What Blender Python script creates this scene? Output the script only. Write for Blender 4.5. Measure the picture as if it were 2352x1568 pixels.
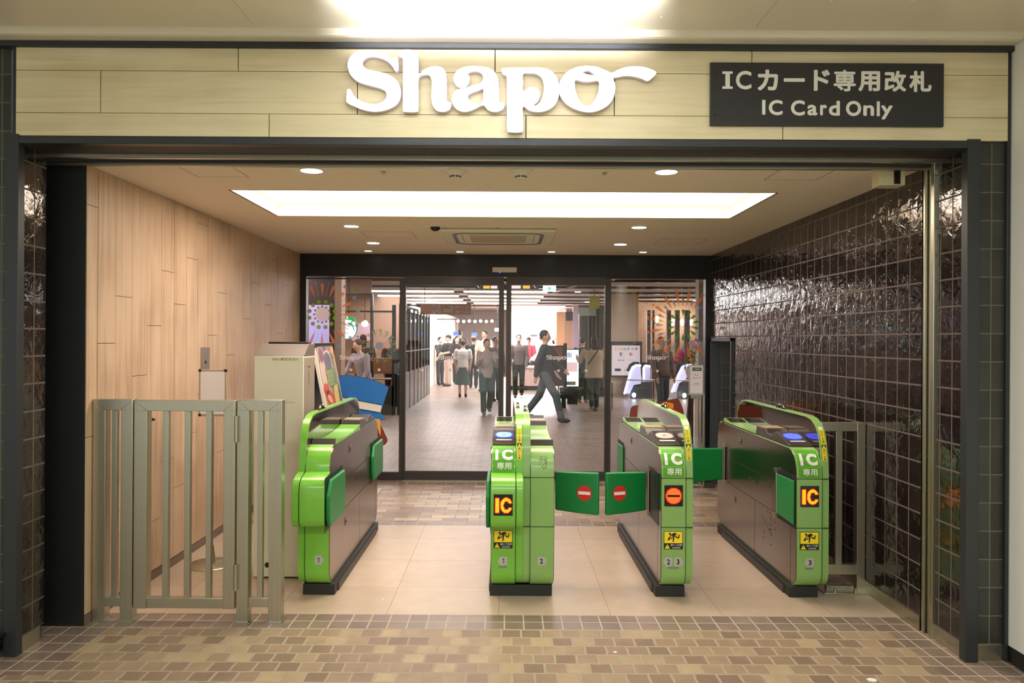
import bpy, bmesh, math, random
from mathutils import Vector, Matrix
for o in list(bpy.data.objects): bpy.data.objects.remove(o)
S = bpy.context.scene
C = S.collection
H = 1.473                      # eye height
F = 1829.33                    # focal length in pixels of the 2352 px wide frame
ROLL = 0.0055
# ------------------------------------------------------------------ camera
cam = bpy.data.cameras.new('camera'); camo = bpy.data.objects.new('camera', cam); C.objects.link(camo)
cam.sensor_width = 36; cam.lens = 28
cam.shift_x = 14/2352; cam.shift_y = -5/2352
camo.location = (0, 0, H)
camo.rotation_euler = (Matrix.Rotation(math.pi/2, 3, 'X') @ Matrix.Rotation(ROLL, 3, 'Z')).to_euler()
cam.clip_start = 0.05; cam.clip_end = 200
S.camera = camo
# ------------------------------------------------------------------ world and exposure
w = bpy.data.worlds.new('world'); S.world = w; w.use_nodes = True
w.node_tree.nodes['Background'].inputs[0].default_value = (0.93, 0.95, 0.86, 1)
w.node_tree.nodes['Background'].inputs[1].default_value = 1.0
S.view_settings.view_transform = 'Standard'; S.view_settings.look = 'None'
S.view_settings.exposure = 0.0; S.view_settings.gamma = 1.0; S.view_settings.use_curve_mapping = False
def lamp(kind, loc, power, col, size=0.3, size_y=None, rot=(0,0,0), spot=None, spread=None, name='lamp_light'):
    l = bpy.data.lights.new(name, kind); l.energy = power; l.color = col
    if kind == 'AREA':
        l.size = size
        if size_y: l.shape = 'RECTANGLE'; l.size_y = size_y
        else: l.shape = 'DISK'
        if spread: l.spread = spread
    elif kind == 'SPOT': l.spot_size = spot or 1.6; l.spot_blend = 0.6; l.shadow_soft_size = size
    else: l.shadow_soft_size = size
    o = bpy.data.objects.new(name, l); C.objects.link(o); o.location = loc; o.rotation_euler = rot
    return o
WARM = (1.0, 0.83, 0.68); GREENISH = (0.98, 1.0, 0.86); PINK = (1.0, 0.88, 0.85)
# concourse tube and unseen fill outside, passage cove (warm), mall strips (white) and further mall lamps
lamp('AREA', (-0.05, 2.93, 2.768), 9, (1.0, .94, .95), 1.30, .04, (math.radians(107), 0, 0), spread=math.radians(38))
lamp('AREA', (-0.05, 2.93, 2.760), 12, (1.0, .97, .90), 1.30, .05)
lamp('AREA', (0.0, 0.4, 2.80), 104, GREENISH, 4.4, .5)  # this and the next: unseen lamps put in as general concourse fill
lamp('AREA', (0.0, -2.2, 2.80), 60, GREENISH, 5.0, .5)
lamp('AREA', (-0.02, 5.24, 2.425), 74, WARM, 3.1, .9)
for ly in (20.4, 24.5):
    lamp('AREA', (-1.2, ly, 2.60), 260, (1.0, .93, .92), 4.6, 1.6)
lamp('AREA', (-0.6, 12.5, 2.60), 85, PINK, 3.2, 2.4)
lamp('AREA', (0.0, 9.9, 2.60), 34, PINK, 3.6, .5)  # added lamp without a fixture, lights the threshold and backs the glass lettering
lamp('AREA', (5.2, 17, 2.60), 200, (1.0, .91, .86), 4, 4)
lamp('AREA', (-4.3, 12.4, 2.60), 120, (1.0, .84, .74), 2.6, 2.6)
lamp('AREA', (-4.0, 18.2, 2.55), 80, (1.0, .82, .68), 3, 3)
lamp('AREA', (1.3, 29.0, 2.58), 1000, (1.0, .92, .95), 3.4, 3)

# ------------------------------------------------------------------ helpers
W_ = {}
def wl(o): return W_.get(o.name, Vector((0,0,0))) if o else Vector((0,0,0))
def at(px, py, Y):
    u = px-1162; v = py-779
    uu = u + v*ROLL; vv = v - u*ROLL
    return (uu/F*Y, H - vv/F*Y)
def X(px, py, Y): return at(px, py, Y)[0]
def Z(px, py, Y): return at(px, py, Y)[1]
def srgb(r, g, b):
    f = lambda c: (c/255/12.92) if c/255 <= .04045 else ((c/255+.055)/1.055)**2.4
    return (f(r), f(g), f(b), 1)
class MB:
    def __init__(s): s.v = []; s.f = []; s.m = []; s.mi = 0
    def add(s, vs, fs):
        n = len(s.v); s.v += [tuple(v) for v in vs]
        for f in fs: s.f.append(tuple(n+i for i in f)); s.m.append(s.mi)
        return s
    def box(s, x0, x1, y0, y1, z0, z1):
        x0, x1 = min(x0,x1), max(x0,x1); y0, y1 = min(y0,y1), max(y0,y1); z0, z1 = min(z0,z1), max(z0,z1)
        return s.add([(x0,y0,z0),(x1,y0,z0),(x1,y1,z0),(x0,y1,z0),(x0,y0,z1),(x1,y0,z1),(x1,y1,z1),(x0,y1,z1)],
              [(3,2,1,0),(4,5,6,7),(0,1,5,4),(1,2,6,5),(2,3,7,6),(3,0,4,7)])
    def prism(s, pts, axis, a, b):
        """pts: 2D outline; axis 'x': (y,z), 'y': (x,z), 'z': (x,y)"""
        if b < a: a, b = b, a
        ar = sum(pts[i][0]*pts[(i+1)%len(pts)][1]-pts[(i+1)%len(pts)][0]*pts[i][1] for i in range(len(pts)))
        if ar < 0: pts = pts[::-1]
        n = len(pts)
        def P(p, t): return (t,p[0],p[1]) if axis=='x' else ((p[0],t,p[1]) if axis=='y' else (p[0],p[1],t))
        vs = [P(p,a) for p in pts]+[P(p,b) for p in pts]
        fs = [tuple(range(n))[::-1], tuple(range(n,2*n))]+[(i,(i+1)%n,n+(i+1)%n,n+i) for i in range(n)]
        if axis == 'y': fs = [f[::-1] for f in fs]
        return s.add(vs, fs)
    def tube(s, pts, rad, n=12, cap=True):
        pts = [Vector(p) for p in pts]
        if not isinstance(rad, (list,tuple)): rad = [rad]*len(pts)
        rings = []; P = []; R = []
        if cap:
            d = (pts[1]-pts[0]).normalized()
            for k in (0,1,2): a = math.radians((5,35,65)[k]); P.append(pts[0]-d*rad[0]*math.cos(a)); R.append(rad[0]*math.sin(a))
        P += pts; R += list(rad)
        if cap:
            d = (pts[-1]-pts[-2]).normalized()
            for k in (2,1,0): a = math.radians((5,35,65)[k]); P.append(pts[-1]+d*rad[-1]*math.cos(a)); R.append(rad[-1]*math.sin(a))
        up = None; vs = []
        for i,p in enumerate(P):
            t = (P[min(i+1,len(P)-1)]-P[max(i-1,0)]).normalized()
            if up is None: up = t.orthogonal().normalized()
            up = (up - t*up.dot(t)).normalized(); bi = t.cross(up)
            for k in range(n):
                a = 2*math.pi*k/n; vs.append(p+(up*math.cos(a)+bi*math.sin(a))*R[i])
        m = len(P); fs = [(i*n+k, i*n+(k+1)%n, (i+1)*n+(k+1)%n, (i+1)*n+k) for i in range(m-1) for k in range(n)]
        fs += [tuple(range(n))[::-1], tuple((m-1)*n+k for k in range(n))]
        return s.add(vs, fs)
    def cyl(s, p0, p1, r0, r1=None, n=24): return s.tube([p0,p1], [r0, r1 if r1 is not None else r0], n, cap=False)
    def ell(s, c, r, nu=16, nv=10, rz=0, ry=0):
        R = Matrix.Rotation(rz,3,'Z') @ Matrix.Rotation(ry,3,'X'); c = Vector(c)
        vs = [c+R@Vector((0,0,r[2]))]
        for j in range(1,nv):
            t = math.pi*j/nv
            for i in range(nu):
                a = 2*math.pi*i/nu; vs.append(c+R@Vector((r[0]*math.sin(t)*math.cos(a), r[1]*math.sin(t)*math.sin(a), r[2]*math.cos(t))))
        vs.append(c-R@Vector((0,0,r[2])))
        fs = [(0,1+i,1+(i+1)%nu) for i in range(nu)]
        for j in range(nv-2):
            for i in range(nu): a=1+j*nu; fs.append((a+i,a+nu+i,a+nu+(i+1)%nu,a+(i+1)%nu))
        a = 1+(nv-2)*nu; fs += [(a+i,len(vs)-1,a+(i+1)%nu) for i in range(nu)]
        return s.add(vs, fs)
    def loft(s, secs, n=20):
        """secs: (cx,cy,z,rx,ry) ellipses up the z axis"""
        vs = []
        for (cx,cy,z,rx,ry) in secs:
            for k in range(n): a=2*math.pi*k/n; vs.append((cx+rx*math.cos(a), cy+ry*math.sin(a), z))
        m=len(secs); fs=[(i*n+k,i*n+(k+1)%n,(i+1)*n+(k+1)%n,(i+1)*n+k) for i in range(m-1) for k in range(n)]
        fs += [tuple(range(n))[::-1], tuple((m-1)*n+k for k in range(n))]
        return s.add(vs, fs)
    def lathe(s, prof, cx, cy, n=32):
        return s.loft([(cx,cy,z,max(r,1e-4),max(r,1e-4)) for r,z in prof], n)
    def xf(s, fn): s.v = [tuple(fn(Vector(v))) for v in s.v]; return s
    def quad(s, a, b, c, d): return s.add([a,b,c,d],[(0,1,2,3)])
    def from_mesh(s, me, fn):
        return s.add([fn(v.co) for v in me.vertices], [tuple(p.vertices) for p in me.polygons])
def obj(name, mb, mats, parent=None, bevel=0, smooth=False, seg=2):
    me = bpy.data.meshes.new(name); L = wl(parent)
    vs = [(v[0]-L.x, v[1]-L.y, v[2]-L.z) for v in mb.v]
    me.from_pydata(vs, [], mb.f); me.validate(); 
    if not isinstance(mats, (list,tuple)): mats = [mats]
    for m in mats: me.materials.append(m)
    if len(me.polygons) == len(mb.m):
        for p, mi in zip(me.polygons, mb.m): p.material_index = min(mi, len(mats)-1)
    o = bpy.data.objects.new(name, me); C.objects.link(o)
    if parent: o.parent = parent
    W_[o.name] = L.copy()
    if bevel:
        b = o.modifiers.new('bevel','BEVEL'); b.width = bevel; b.segments = seg; b.limit_method='ANGLE'; b.angle_limit = math.radians(40)
    if smooth or bevel:
        for p in me.polygons: p.use_smooth = True
        if not (smooth == 'all'):
            try: me.set_sharp_from_angle(angle=math.radians(38))
            except Exception: pass
    return o
def thing(name, label, cat, loc=(0,0,0), group=None):
    o = bpy.data.objects.new(name, None); C.objects.link(o); o.location = loc; o.empty_display_size = .1
    W_[o.name] = Vector(loc); o['label'] = label; o['category'] = cat
    if group: o['group'] = group
    return o
def tag(o, label, cat, group=None):
    o['label'] = label; o['category'] = cat
    if group: o['group'] = group
    return o
def struct(o): o['kind'] = 'structure'; return o
def lab(o, l): o['label'] = l; return o
# ---- 2D shapes through filled curves (holes work)
_dg = None
def _eval(o):
    C.objects.link(o); bpy.context.view_layer.update()
    dg = bpy.context.evaluated_depsgraph_get()
    me = bpy.data.meshes.new_from_object(o.evaluated_get(dg)); C.objects.unlink(o); bpy.data.objects.remove(o)
    return me
def shape2d(loops, extrude=0.0, bevel=0.0):
    cu = bpy.data.curves.new('shape','CURVE'); cu.dimensions='2D'; cu.fill_mode='BOTH'; cu.extrude = extrude; cu.bevel_depth = bevel; cu.bevel_resolution = 2
    for lp in loops:
        sp = cu.splines.new('POLY'); sp.points.add(len(lp)-1); sp.use_cyclic_u = True
        for i,p in enumerate(lp): sp.points[i].co = (p[0],p[1],0,1)
    return _eval(bpy.data.objects.new('shape', cu))
_tc = {}
def text2d(s, size, bold=0.0, extrude=0.0, space=1.0, res=4):
    k = (s,size,bold,extrude,space)
    if k in _tc: return _tc[k]
    cu = bpy.data.curves.new('text','FONT'); cu.body = s; cu.size = size; cu.offset = bold; cu.extrude = extrude
    cu.align_x='CENTER'; cu.align_y='CENTER'; cu.resolution_u = res; cu.space_character = space
    _tc[k] = _eval(bpy.data.objects.new('text', cu)); return _tc[k]
def fit_text(s, cx, cz, wid, hei, y, bold=0.02, ext=0.0, mb=None, face='-y', space=1.0):
    """text fitted into a rectangle on a vertical plane; face '-y' looks at the camera, '+x' looks right"""
    me = text2d(s, 1.0, bold, 0, space)
    xs = [v.co.x for v in me.vertices]; ys = [v.co.y for v in me.vertices]
    if not xs: return mb or MB()
    mx, Mx, my_, My = min(xs), max(xs), min(ys), max(ys)
    mb = mb or MB()
    def f(c):
        a = cx+((c.x-mx)/(Mx-mx)-.5)*wid; b = cz+((c.y-my_)/(My-my_)-.5)*hei
        return (a, y, b)
    def g(c):
        a = cx+((c.x-mx)/(Mx-mx)-.5)*wid; b = cz+((c.y-my_)/(My-my_)-.5)*hei
        return (y, a, b)
    mb.from_mesh(me, f if face == '-y' else g)
    return mb
def heavy(s, cx, cz, wid, hei, y, d, mb=None):
    mb = mb or MB(); k = 0
    for dx,dz in ((0,0),(d,0),(-d,0),(0,d),(0,-d),(d*.7,d*.7),(-d*.7,d*.7),(d*.7,-d*.7),(-d*.7,-d*.7)):
        fit_text(s, cx+dx, cz+dz, wid-2*d, hei-2*d, y-.00004*k, 0, mb=mb); k += 1
    return mb
def cat(pts, k=5):
    n = len(pts); out = []
    for i in range(n):
        p0,p1,p2,p3 = pts[i-1],pts[i],pts[(i+1)%n],pts[(i+2)%n]
        for j in range(k):
            t=j/k
            out.append(tuple(.5*((2*p1[a])+(-p0[a]+p2[a])*t+(2*p0[a]-5*p1[a]+4*p2[a]-p3[a])*t*t+(-p0[a]+3*p1[a]-3*p2[a]+p3[a])*t**3) for a in (0,1)))
    return out
def circ(cx, cz, r, n=28, rz=None): return [(cx+r*math.cos(2*math.pi*i/n), cz+(rz or r)*math.sin(2*math.pi*i/n)) for i in range(n)]
# ------------------------------------------------------------------ materials
def mat(name, col, rough=.5, metal=0., emit=None, es=0., spec=.5, coat=0., noise=0., nscale=8., bump=0., bscale=60., alpha=None, stretch=(1,1,1)):
    m = bpy.data.materials.new(name); m.use_nodes = True; nt = m.node_tree; b = nt.nodes['Principled BSDF']
    if len(col) == 3: col = srgb(*col)
    b.inputs['Base Color'].default_value = col; b.inputs['Roughness'].default_value = rough; b.inputs['Metallic'].default_value = metal
    b.inputs['Specular IOR Level'].default_value = spec; b.inputs['Coat Weight'].default_value = coat; b.inputs['Coat Roughness'].default_value = .05
    if emit: b.inputs['Emission Color'].default_value = srgb(*emit) if max(emit) > 1 else (*emit,1); b.inputs['Emission Strength'].default_value = es
    if noise or bump:
        tc = nt.nodes.new('ShaderNodeTexCoord'); mp = nt.nodes.new('ShaderNodeMapping'); mp.inputs['Scale'].default_value = stretch
        nt.links.new(tc.outputs['Object'], mp.inputs[0])
    if noise:
        n = nt.nodes.new('ShaderNodeTexNoise'); n.inputs['Scale'].default_value = nscale; n.inputs['Detail'].default_value = 4
        nt.links.new(mp.outputs[0], n.inputs['Vector'])
        hs = nt.nodes.new('ShaderNodeMapRange'); hs.inputs[1].default_value=.3; hs.inputs[2].default_value=.7; hs.inputs[3].default_value = 1-noise; hs.inputs[4].default_value = 1+noise*.6
        nt.links.new(n.outputs[0], hs.inputs[0])
        mx = nt.nodes.new('ShaderNodeVectorMath'); mx.operation='SCALE'; mx.inputs[0].default_value = col[:3]; nt.links.new(hs.outputs[0], mx.inputs['Scale'])
        nt.links.new(mx.outputs[0], b.inputs['Base Color'])
    if bump:
        n = nt.nodes.new('ShaderNodeTexNoise'); n.inputs['Scale'].default_value = bscale; n.inputs['Detail'].default_value = 3
        nt.links.new(mp.outputs[0], n.inputs['Vector'])
        bp = nt.nodes.new('ShaderNodeBump'); bp.inputs['Strength'].default_value = bump; bp.inputs['Distance'].default_value=.01
        nt.links.new(n.outputs[0], bp.inputs['Height']); nt.links.new(bp.outputs[0], b.inputs['Normal'])
    return m
def swz(nt, a, b_, off=(0,0)):
    """object coordinates, axes a,b -> (x,y,0) with an offset"""
    tc = nt.nodes.new('ShaderNodeTexCoord'); sp = nt.nodes.new('ShaderNodeSeparateXYZ'); nt.links.new(tc.outputs['Object'], sp.inputs[0])
    cb = nt.nodes.new('ShaderNodeCombineXYZ')
    for i,ax in enumerate((a,b_)):
        ad = nt.nodes.new('ShaderNodeMath'); ad.inputs[1].default_value = off[i]; nt.links.new(sp.outputs['XYZ'.index(ax)], ad.inputs[0]); nt.links.new(ad.outputs[0], cb.inputs[i])
    return cb, tc
def brickmat(name, axes, off, bw, bh, mortar, ramp, mcol, rough=.5, offset=0., bumpm=.3, wob=0., wav=0., wavs=6., mrough=.8, spec=.5, warp=0.):
    m = bpy.data.materials.new(name); m.use_nodes = True; nt = m.node_tree; b = nt.nodes['Principled BSDF']; L = nt.links.new
    cb, tc = swz(nt, axes[0], axes[1], off); vec = cb.outputs[0]
    if warp:
        nn = nt.nodes.new('ShaderNodeTexNoise'); nn.inputs['Scale'].default_value = 14; L(tc.outputs['Object'], nn.inputs['Vector'])
        vm = nt.nodes.new('ShaderNodeVectorMath'); vm.operation='MULTIPLY_ADD'; vm.inputs[1].default_value=(warp,warp,0); L(nn.outputs['Color'], vm.inputs[0]); L(vec, vm.inputs[2]); vec = vm.outputs[0]
    br = nt.nodes.new('ShaderNodeTexBrick'); br.offset = offset; br.squash = 1; br.offset_frequency = 2
    br.inputs['Scale'].default_value = 1; br.inputs['Mortar Size'].default_value = mortar; br.inputs['Mortar Smooth'].default_value = .15
    br.inputs['Brick Width'].default_value = bw; br.inputs['Row Height'].default_value = bh
    br.inputs['Color1'].default_value=(0,0,0,1); br.inputs['Color2'].default_value=(1,1,1,1); br.inputs['Mortar'].default_value=(.5,.5,.5,1)
    L(vec, br.inputs['Vector'])
    cr = nt.nodes.new('ShaderNodeValToRGB'); cr.color_ramp.interpolation = 'LINEAR'
    e = cr.color_ramp.elements; e[0].position = ramp[0][0]; e[0].color = srgb(*ramp[0][1]); e[1].position = ramp[-1][0]; e[1].color = srgb(*ramp[-1][1])
    for p,c in ramp[1:-1]: x = e.new(p); x.color = srgb(*c)
    L(br.outputs['Color'], cr.inputs[0])
    no = nt.nodes.new('ShaderNodeTexNoise'); no.inputs['Scale'].default_value = 9; no.inputs['Detail'].default_value = 5; L(tc.outputs['Object'], no.inputs['Vector'])
    mr = nt.nodes.new('ShaderNodeMapRange'); mr.inputs[1].default_value=.3; mr.inputs[2].default_value=.7; mr.inputs[3].default_value=1-wob; mr.inputs[4].default_value=1+wob; L(no.outputs[0], mr.inputs[0])
    sc = nt.nodes.new('ShaderNodeVectorMath'); sc.operation='SCALE'; L(cr.outputs[0], sc.inputs[0]); L(mr.outputs[0], sc.inputs['Scale'])
    mx = nt.nodes.new('ShaderNodeMix'); mx.data_type='RGBA'; L(br.outputs['Fac'], mx.inputs[0]); L(sc.outputs[0], mx.inputs[6]); mx.inputs[7].default_value = srgb(*mcol)
    L(mx.outputs[2], b.inputs['Base Color'])
    rr = nt.nodes.new('ShaderNodeMapRange'); rr.inputs[3].default_value = rough; rr.inputs[4].default_value = mrough; L(br.outputs['Fac'], rr.inputs[0]); L(rr.outputs[0], b.inputs['Roughness'])
    b.inputs['Specular IOR Level'].default_value = spec
    inv = nt.nodes.new('ShaderNodeMath'); inv.operation='SUBTRACT'; inv.inputs[0].default_value = 1; L(br.outputs['Fac'], inv.inputs[1])
    bp = nt.nodes.new('ShaderNodeBump'); bp.inputs['Strength'].default_value = bumpm; bp.inputs['Distance'].default_value = .004; L(inv.outputs[0], bp.inputs['Height'])
    last = bp
    if wav:
        n2 = nt.nodes.new('ShaderNodeTexNoise'); n2.inputs['Scale'].default_value = wavs; n2.inputs['Detail'].default_value = 3; n2.inputs['Distortion'].default_value=.6; L(tc.outputs['Object'], n2.inputs['Vector'])
        # every tile tilts a little on its own
        ad = nt.nodes.new('ShaderNodeMath'); ad.operation='ADD'; L(n2.outputs[0], ad.inputs[0])
        ml = nt.nodes.new('ShaderNodeMath'); ml.operation='MULTIPLY'; ml.inputs[1].default_value=.0; L(br.outputs['Color'], ml.inputs[0]); L(ml.outputs[0], ad.inputs[1])
        b2 = nt.nodes.new('ShaderNodeBump'); b2.inputs['Strength'].default_value = wav; b2.inputs['Distance'].default_value = .02; L(ad.outputs[0], b2.inputs['Height']); L(bp.outputs[0], b2.inputs['Normal']); last = b2
    L(last.outputs[0], b.inputs['Normal'])
    return m
def woodmat(name, c1, c2, axis, rough=.45):
    m = bpy.data.materials.new(name); m.use_nodes = True; nt = m.node_tree; b = nt.nodes['Principled BSDF']; L = nt.links.new
    tc = nt.nodes.new('ShaderNodeTexCoord'); mp = nt.nodes.new('ShaderNodeMapping')
    mp.inputs['Scale'].default_value = (1.2,22,22) if axis=='X' else (22,22,1.2)
    L(tc.outputs['Object'], mp.inputs[0])
    n = nt.nodes.new('ShaderNodeTexNoise'); n.inputs['Scale'].default_value=1; n.inputs['Detail'].default_value=7; n.inputs['Distortion'].default_value=1.2; L(mp.outputs[0], n.inputs['Vector'])
    n2 = nt.nodes.new('ShaderNodeTexNoise'); n2.inputs['Scale'].default_value=2.3; n2.inputs['Detail'].default_value=2; L(tc.outputs['Object'], n2.inputs['Vector'])
    ad = nt.nodes.new('ShaderNodeMath'); ad.operation='ADD'; L(n.outputs[0], ad.inputs[0]); L(n2.outputs[0], ad.inputs[1])
    cr = nt.nodes.new('ShaderNodeValToRGB'); cr.color_ramp.elements[0].position=.72; cr.color_ramp.elements[1].position=1.15
    cr.color_ramp.elements[0].color = srgb(*c2); cr.color_ramp.elements[1].color = srgb(*c1)
    mr = nt.nodes.new('ShaderNodeMapRange'); mr.inputs[1].default_value=.7; mr.inputs[2].default_value=1.25; L(ad.outputs[0], mr.inputs[0])
    cr.color_ramp.elements[0].position=0; cr.color_ramp.elements[1].position=.75
    L(mr.outputs[0], cr.inputs[0]); L(cr.outputs[0], b.inputs['Base Color']); b.inputs['Roughness'].default_value=rough
    return m
def glassmat(name, tint=(1,1,1), refl=1.0):
    m = bpy.data.materials.new(name); m.use_nodes = True; nt = m.node_tree; nt.nodes.clear(); L = nt.links.new
    o = nt.nodes.new('ShaderNodeOutputMaterial'); mx = nt.nodes.new('ShaderNodeMixShader'); t = nt.nodes.new('ShaderNodeBsdfTransparent'); g = nt.nodes.new('ShaderNodeBsdfGlossy')
    t.inputs[0].default_value = (*tint,1); g.inputs['Roughness'].default_value = .01; fr = nt.nodes.new('ShaderNodeFresnel'); fr.inputs[0].default_value=1.5
    ml = nt.nodes.new('ShaderNodeMath'); ml.operation='MULTIPLY'; ml.inputs[1].default_value=refl; L(fr.outputs[0], ml.inputs[0])
    L(ml.outputs[0], mx.inputs[0]); L(t.outputs[0], mx.inputs[1]); L(g.outputs[0], mx.inputs[2]); L(mx.outputs[0], o.inputs[0])
    return m
def decalmat(name, col, transp):
    m = bpy.data.materials.new(name); m.use_nodes = True; nt = m.node_tree; nt.nodes.clear(); L = nt.links.new
    o = nt.nodes.new('ShaderNodeOutputMaterial'); x = nt.nodes.new('ShaderNodeMixShader'); df = nt.nodes.new('ShaderNodeBsdfDiffuse'); tr = nt.nodes.new('ShaderNodeBsdfTranslucent'); y = nt.nodes.new('ShaderNodeMixShader'); tp = nt.nodes.new('ShaderNodeBsdfTransparent')
    df.inputs[0].default_value = srgb(*col); tr.inputs[0].default_value = srgb(*col); x.inputs[0].default_value = .8; y.inputs[0].default_value = transp
    L(df.outputs[0], x.inputs[1]); L(tr.outputs[0], x.inputs[2]); L(x.outputs[0], y.inputs[1]); L(tp.outputs[0], y.inputs[2]); L(y.outputs[0], o.inputs[0]); return m
M = {}
TW = .1308
M['tile_side'] = brickmat('dark_glazed_tile', 'YZ', (-4.054,-.073), .1293, TW, .0045, [(0,(30,25,24)),(1,(44,38,36))], (92,80,72), rough=.06, bumpm=.6, wob=.25, wav=.26, wavs=13, spec=.7)
M['tile_reveal'] = brickmat('dark_glazed_tile_reveal', 'YZ', (-3.70,-.073), .105, TW, .0045, [(0,(30,25,24)),(1,(44,38,36))], (92,80,72), rough=.08, bumpm=.6, wob=.25, wav=.24, wavs=12, spec=.7)
M['tile_front'] = brickmat('dark_matt_tile', 'XZ', (-2.180,-.073), .0675, TW, .003, [(0,(48,48,44)),(1,(64,64,59))], (104,104,96), rough=.35, bumpm=.5, wob=.15, wav=.1)
M['tile_niche'] = brickmat('niche_tile', 'XZ', (-2.13,-.073), .0850, TW, .003, [(0,(30,27,26)),(1,(44,40,38))], (110,102,96), rough=.3, bumpm=.4, wob=.1)
M['paver'] = brickmat('floor_paver', 'XY', (.01,-4.045), .1, .1045, .0065, [(0,(122,102,86)),(.35,(138,117,98)),(.7,(150,129,106)),(1,(168,150,120))], (156,145,126), rough=.42, offset=.5, bumpm=.5, wob=.10, warp=.012)
M['border'] = brickmat('border_tile', 'XY', (.0,-4.045), .1, .1065, .0035, [(0,(122,106,98)),(1,(142,124,114))], (186,174,154), rough=.3, bumpm=.4, wob=.12)
M['bigtile'] = brickmat('large_floor_tile', 'XY', (.03,-4.142), .6, .58, .0016, [(0,(190,170,150)),(1,(198,178,158))], (150,128,108), rough=.30, bumpm=.15, wob=.06)
M['wood_wall'] = woodmat('pale_wood_wall', (206,178,150), (176,146,118), 'Z')
M['wood_fascia'] = woodmat('pale_wood_fascia', (236,226,190), (216,204,164), 'X')
M['gap'] = mat('dark_gap', (34,28,24), .9)
M['ceil_in'] = mat('passage_ceiling_paint', (236,222,206), .7, bump=.02)
M['ceil_out'] = mat('concourse_ceiling_enamel', (228,224,204), .30, bump=.01, bscale=3)
M['frame'] = mat('dark_grey_steel', (62,66,70), .42, .55)
M['black'] = mat('black_steel', (34,33,35), .35, .3)
M['blackpanel'] = mat('matt_black_panel', (26,28,30), .45)
M['soffit'] = mat('dark_soffit', (44,38,40), .6, .0)
M['stainless'] = mat('brushed_stainless', (192,189,172), .34, 1., noise=.06, nscale=3, stretch=(30,30,.3))
M['gate_steel'] = mat('gate_stainless', (138,124,112), .24, 1., noise=.10, nscale=2)
M['fin_steel'] = mat('polished_dark_steel', (128,116,106), .06, 1.)
M['white_wall'] = mat('painted_white_wall', (240,242,238), .7, bump=.05, bscale=30)
M['glass'] = glassmat('clear_glass')
M['green_a'] = mat('vivid_green_plastic', (120,190,66), .22, coat=.3)
M['green_b'] = mat('pale_green_plastic', (136,180,102), .30, coat=.2)  # paler, less saturated green for the centre gate's right half and the right gates
M['green_seam'] = mat('dark_seam', (24,40,20), .7)
M['pad'] = mat('green_vinyl_pad', (18,128,62), .38, bump=.06, bscale=18)
M['dark_plastic'] = mat('dark_brown_plastic', (58,52,50), .28)
M['screen_off'] = mat('unlit_screen', (40,36,34), .1)
M['taupe_top'] = mat('taupe_cabinet_top', (104,94,86), .5)
M['white'] = mat('white_print', (240,240,236), .5)
M['offwhite'] = mat('off_white', (222,218,200), .55)
M['black_print'] = mat('black_print', (24,24,26), .5)
M['grey_badge'] = mat('grey_badge', (176,178,176), .5)
M['yellow'] = mat('yellow_sticker', (250,222,30), .45)
M['red'] = mat('red_disc', (216,40,30), .5)
M['rubber'] = mat('black_rubber_base', (34,36,36), .55)
M['green_dark'] = mat('green_print', (88,164,44), .55, spec=.25)
M['led_black'] = mat('led_window', (30,22,20), .15)
M['led_orange'] = mat('led_orange', (255,170,30), .5, emit=(255,128,10), es=3.2)
M['led_yellow'] = mat('led_yellow', (255,190,30), .5, emit=(255,150,20), es=1.9)
M['led_red'] = mat('led_red', (255,80,20), .5, emit=(255,66,16), es=4.0)
M['led_rim'] = mat('led_rim', (220,20,10), .5, emit=(230,20,8), es=2.0)
M['reader_blue'] = mat('reader_lit_blue', (60,90,250), .3, emit=(50,70,255), es=2.2)
M['reader_cyan'] = mat('reader_lit_core', (130,190,255), .3, emit=(110,180,255), es=1.6)
M['reader_grey'] = mat('reader_unlit', (188,176,170), .3)
M['lamp_on'] = mat('lamp_glow', (255,255,255), .5, emit=(1.0,.93,.86), es=9)
M['cove_on'] = mat('cove_glow', (255,255,255), .5, emit=(1.0,.90,.76), es=2.2)
M['cove_side'] = mat('cove_side', (250,232,212), .7)
M['tube_on'] = mat('tube_glow', (255,255,255), .5, emit=(1.0,1.0,.98), es=6)
M['letter_face'] = mat('letter_glow', (255,255,255), .5, emit=(1.0,.98,1.0), es=2.6)
M['letter_side'] = mat('letter_side', (222,214,226), .4)
M['sign_black'] = mat('sign_charcoal', (44,45,48), .45)
M['sign_text'] = mat('sign_text', (240,242,236), .5)
M['cream'] = mat('cream_cabinet', (226,222,202), .45)
M['taupe'] = mat('taupe_cabinet_side', (150,136,124), .5)
M['paper'] = mat('white_paper', (236,232,236), .5)
M['blue'] = mat('blue_board', (40,122,214), .4)
M['brown'] = mat('brown_board', (130,56,38), .45)
M['orange'] = mat('orange_print', (244,150,40), .45)
M['magenta'] = mat('magenta_print', (200,40,90), .45)
def C_(r, g, b, rough=.6, **k):
    key = ('c', r, g, b, rough, tuple(k.items()))
    if key not in M: M[key] = mat('paint_%d_%d_%d' % (r,g,b), (r,g,b), rough, **k)
    return M[key]
# ================================================================== THE SETTING
YF = 3.68                      # facade plane
XL, XR = -2.14, 2.12; YB = 8.265; ZC = 2.352
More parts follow.
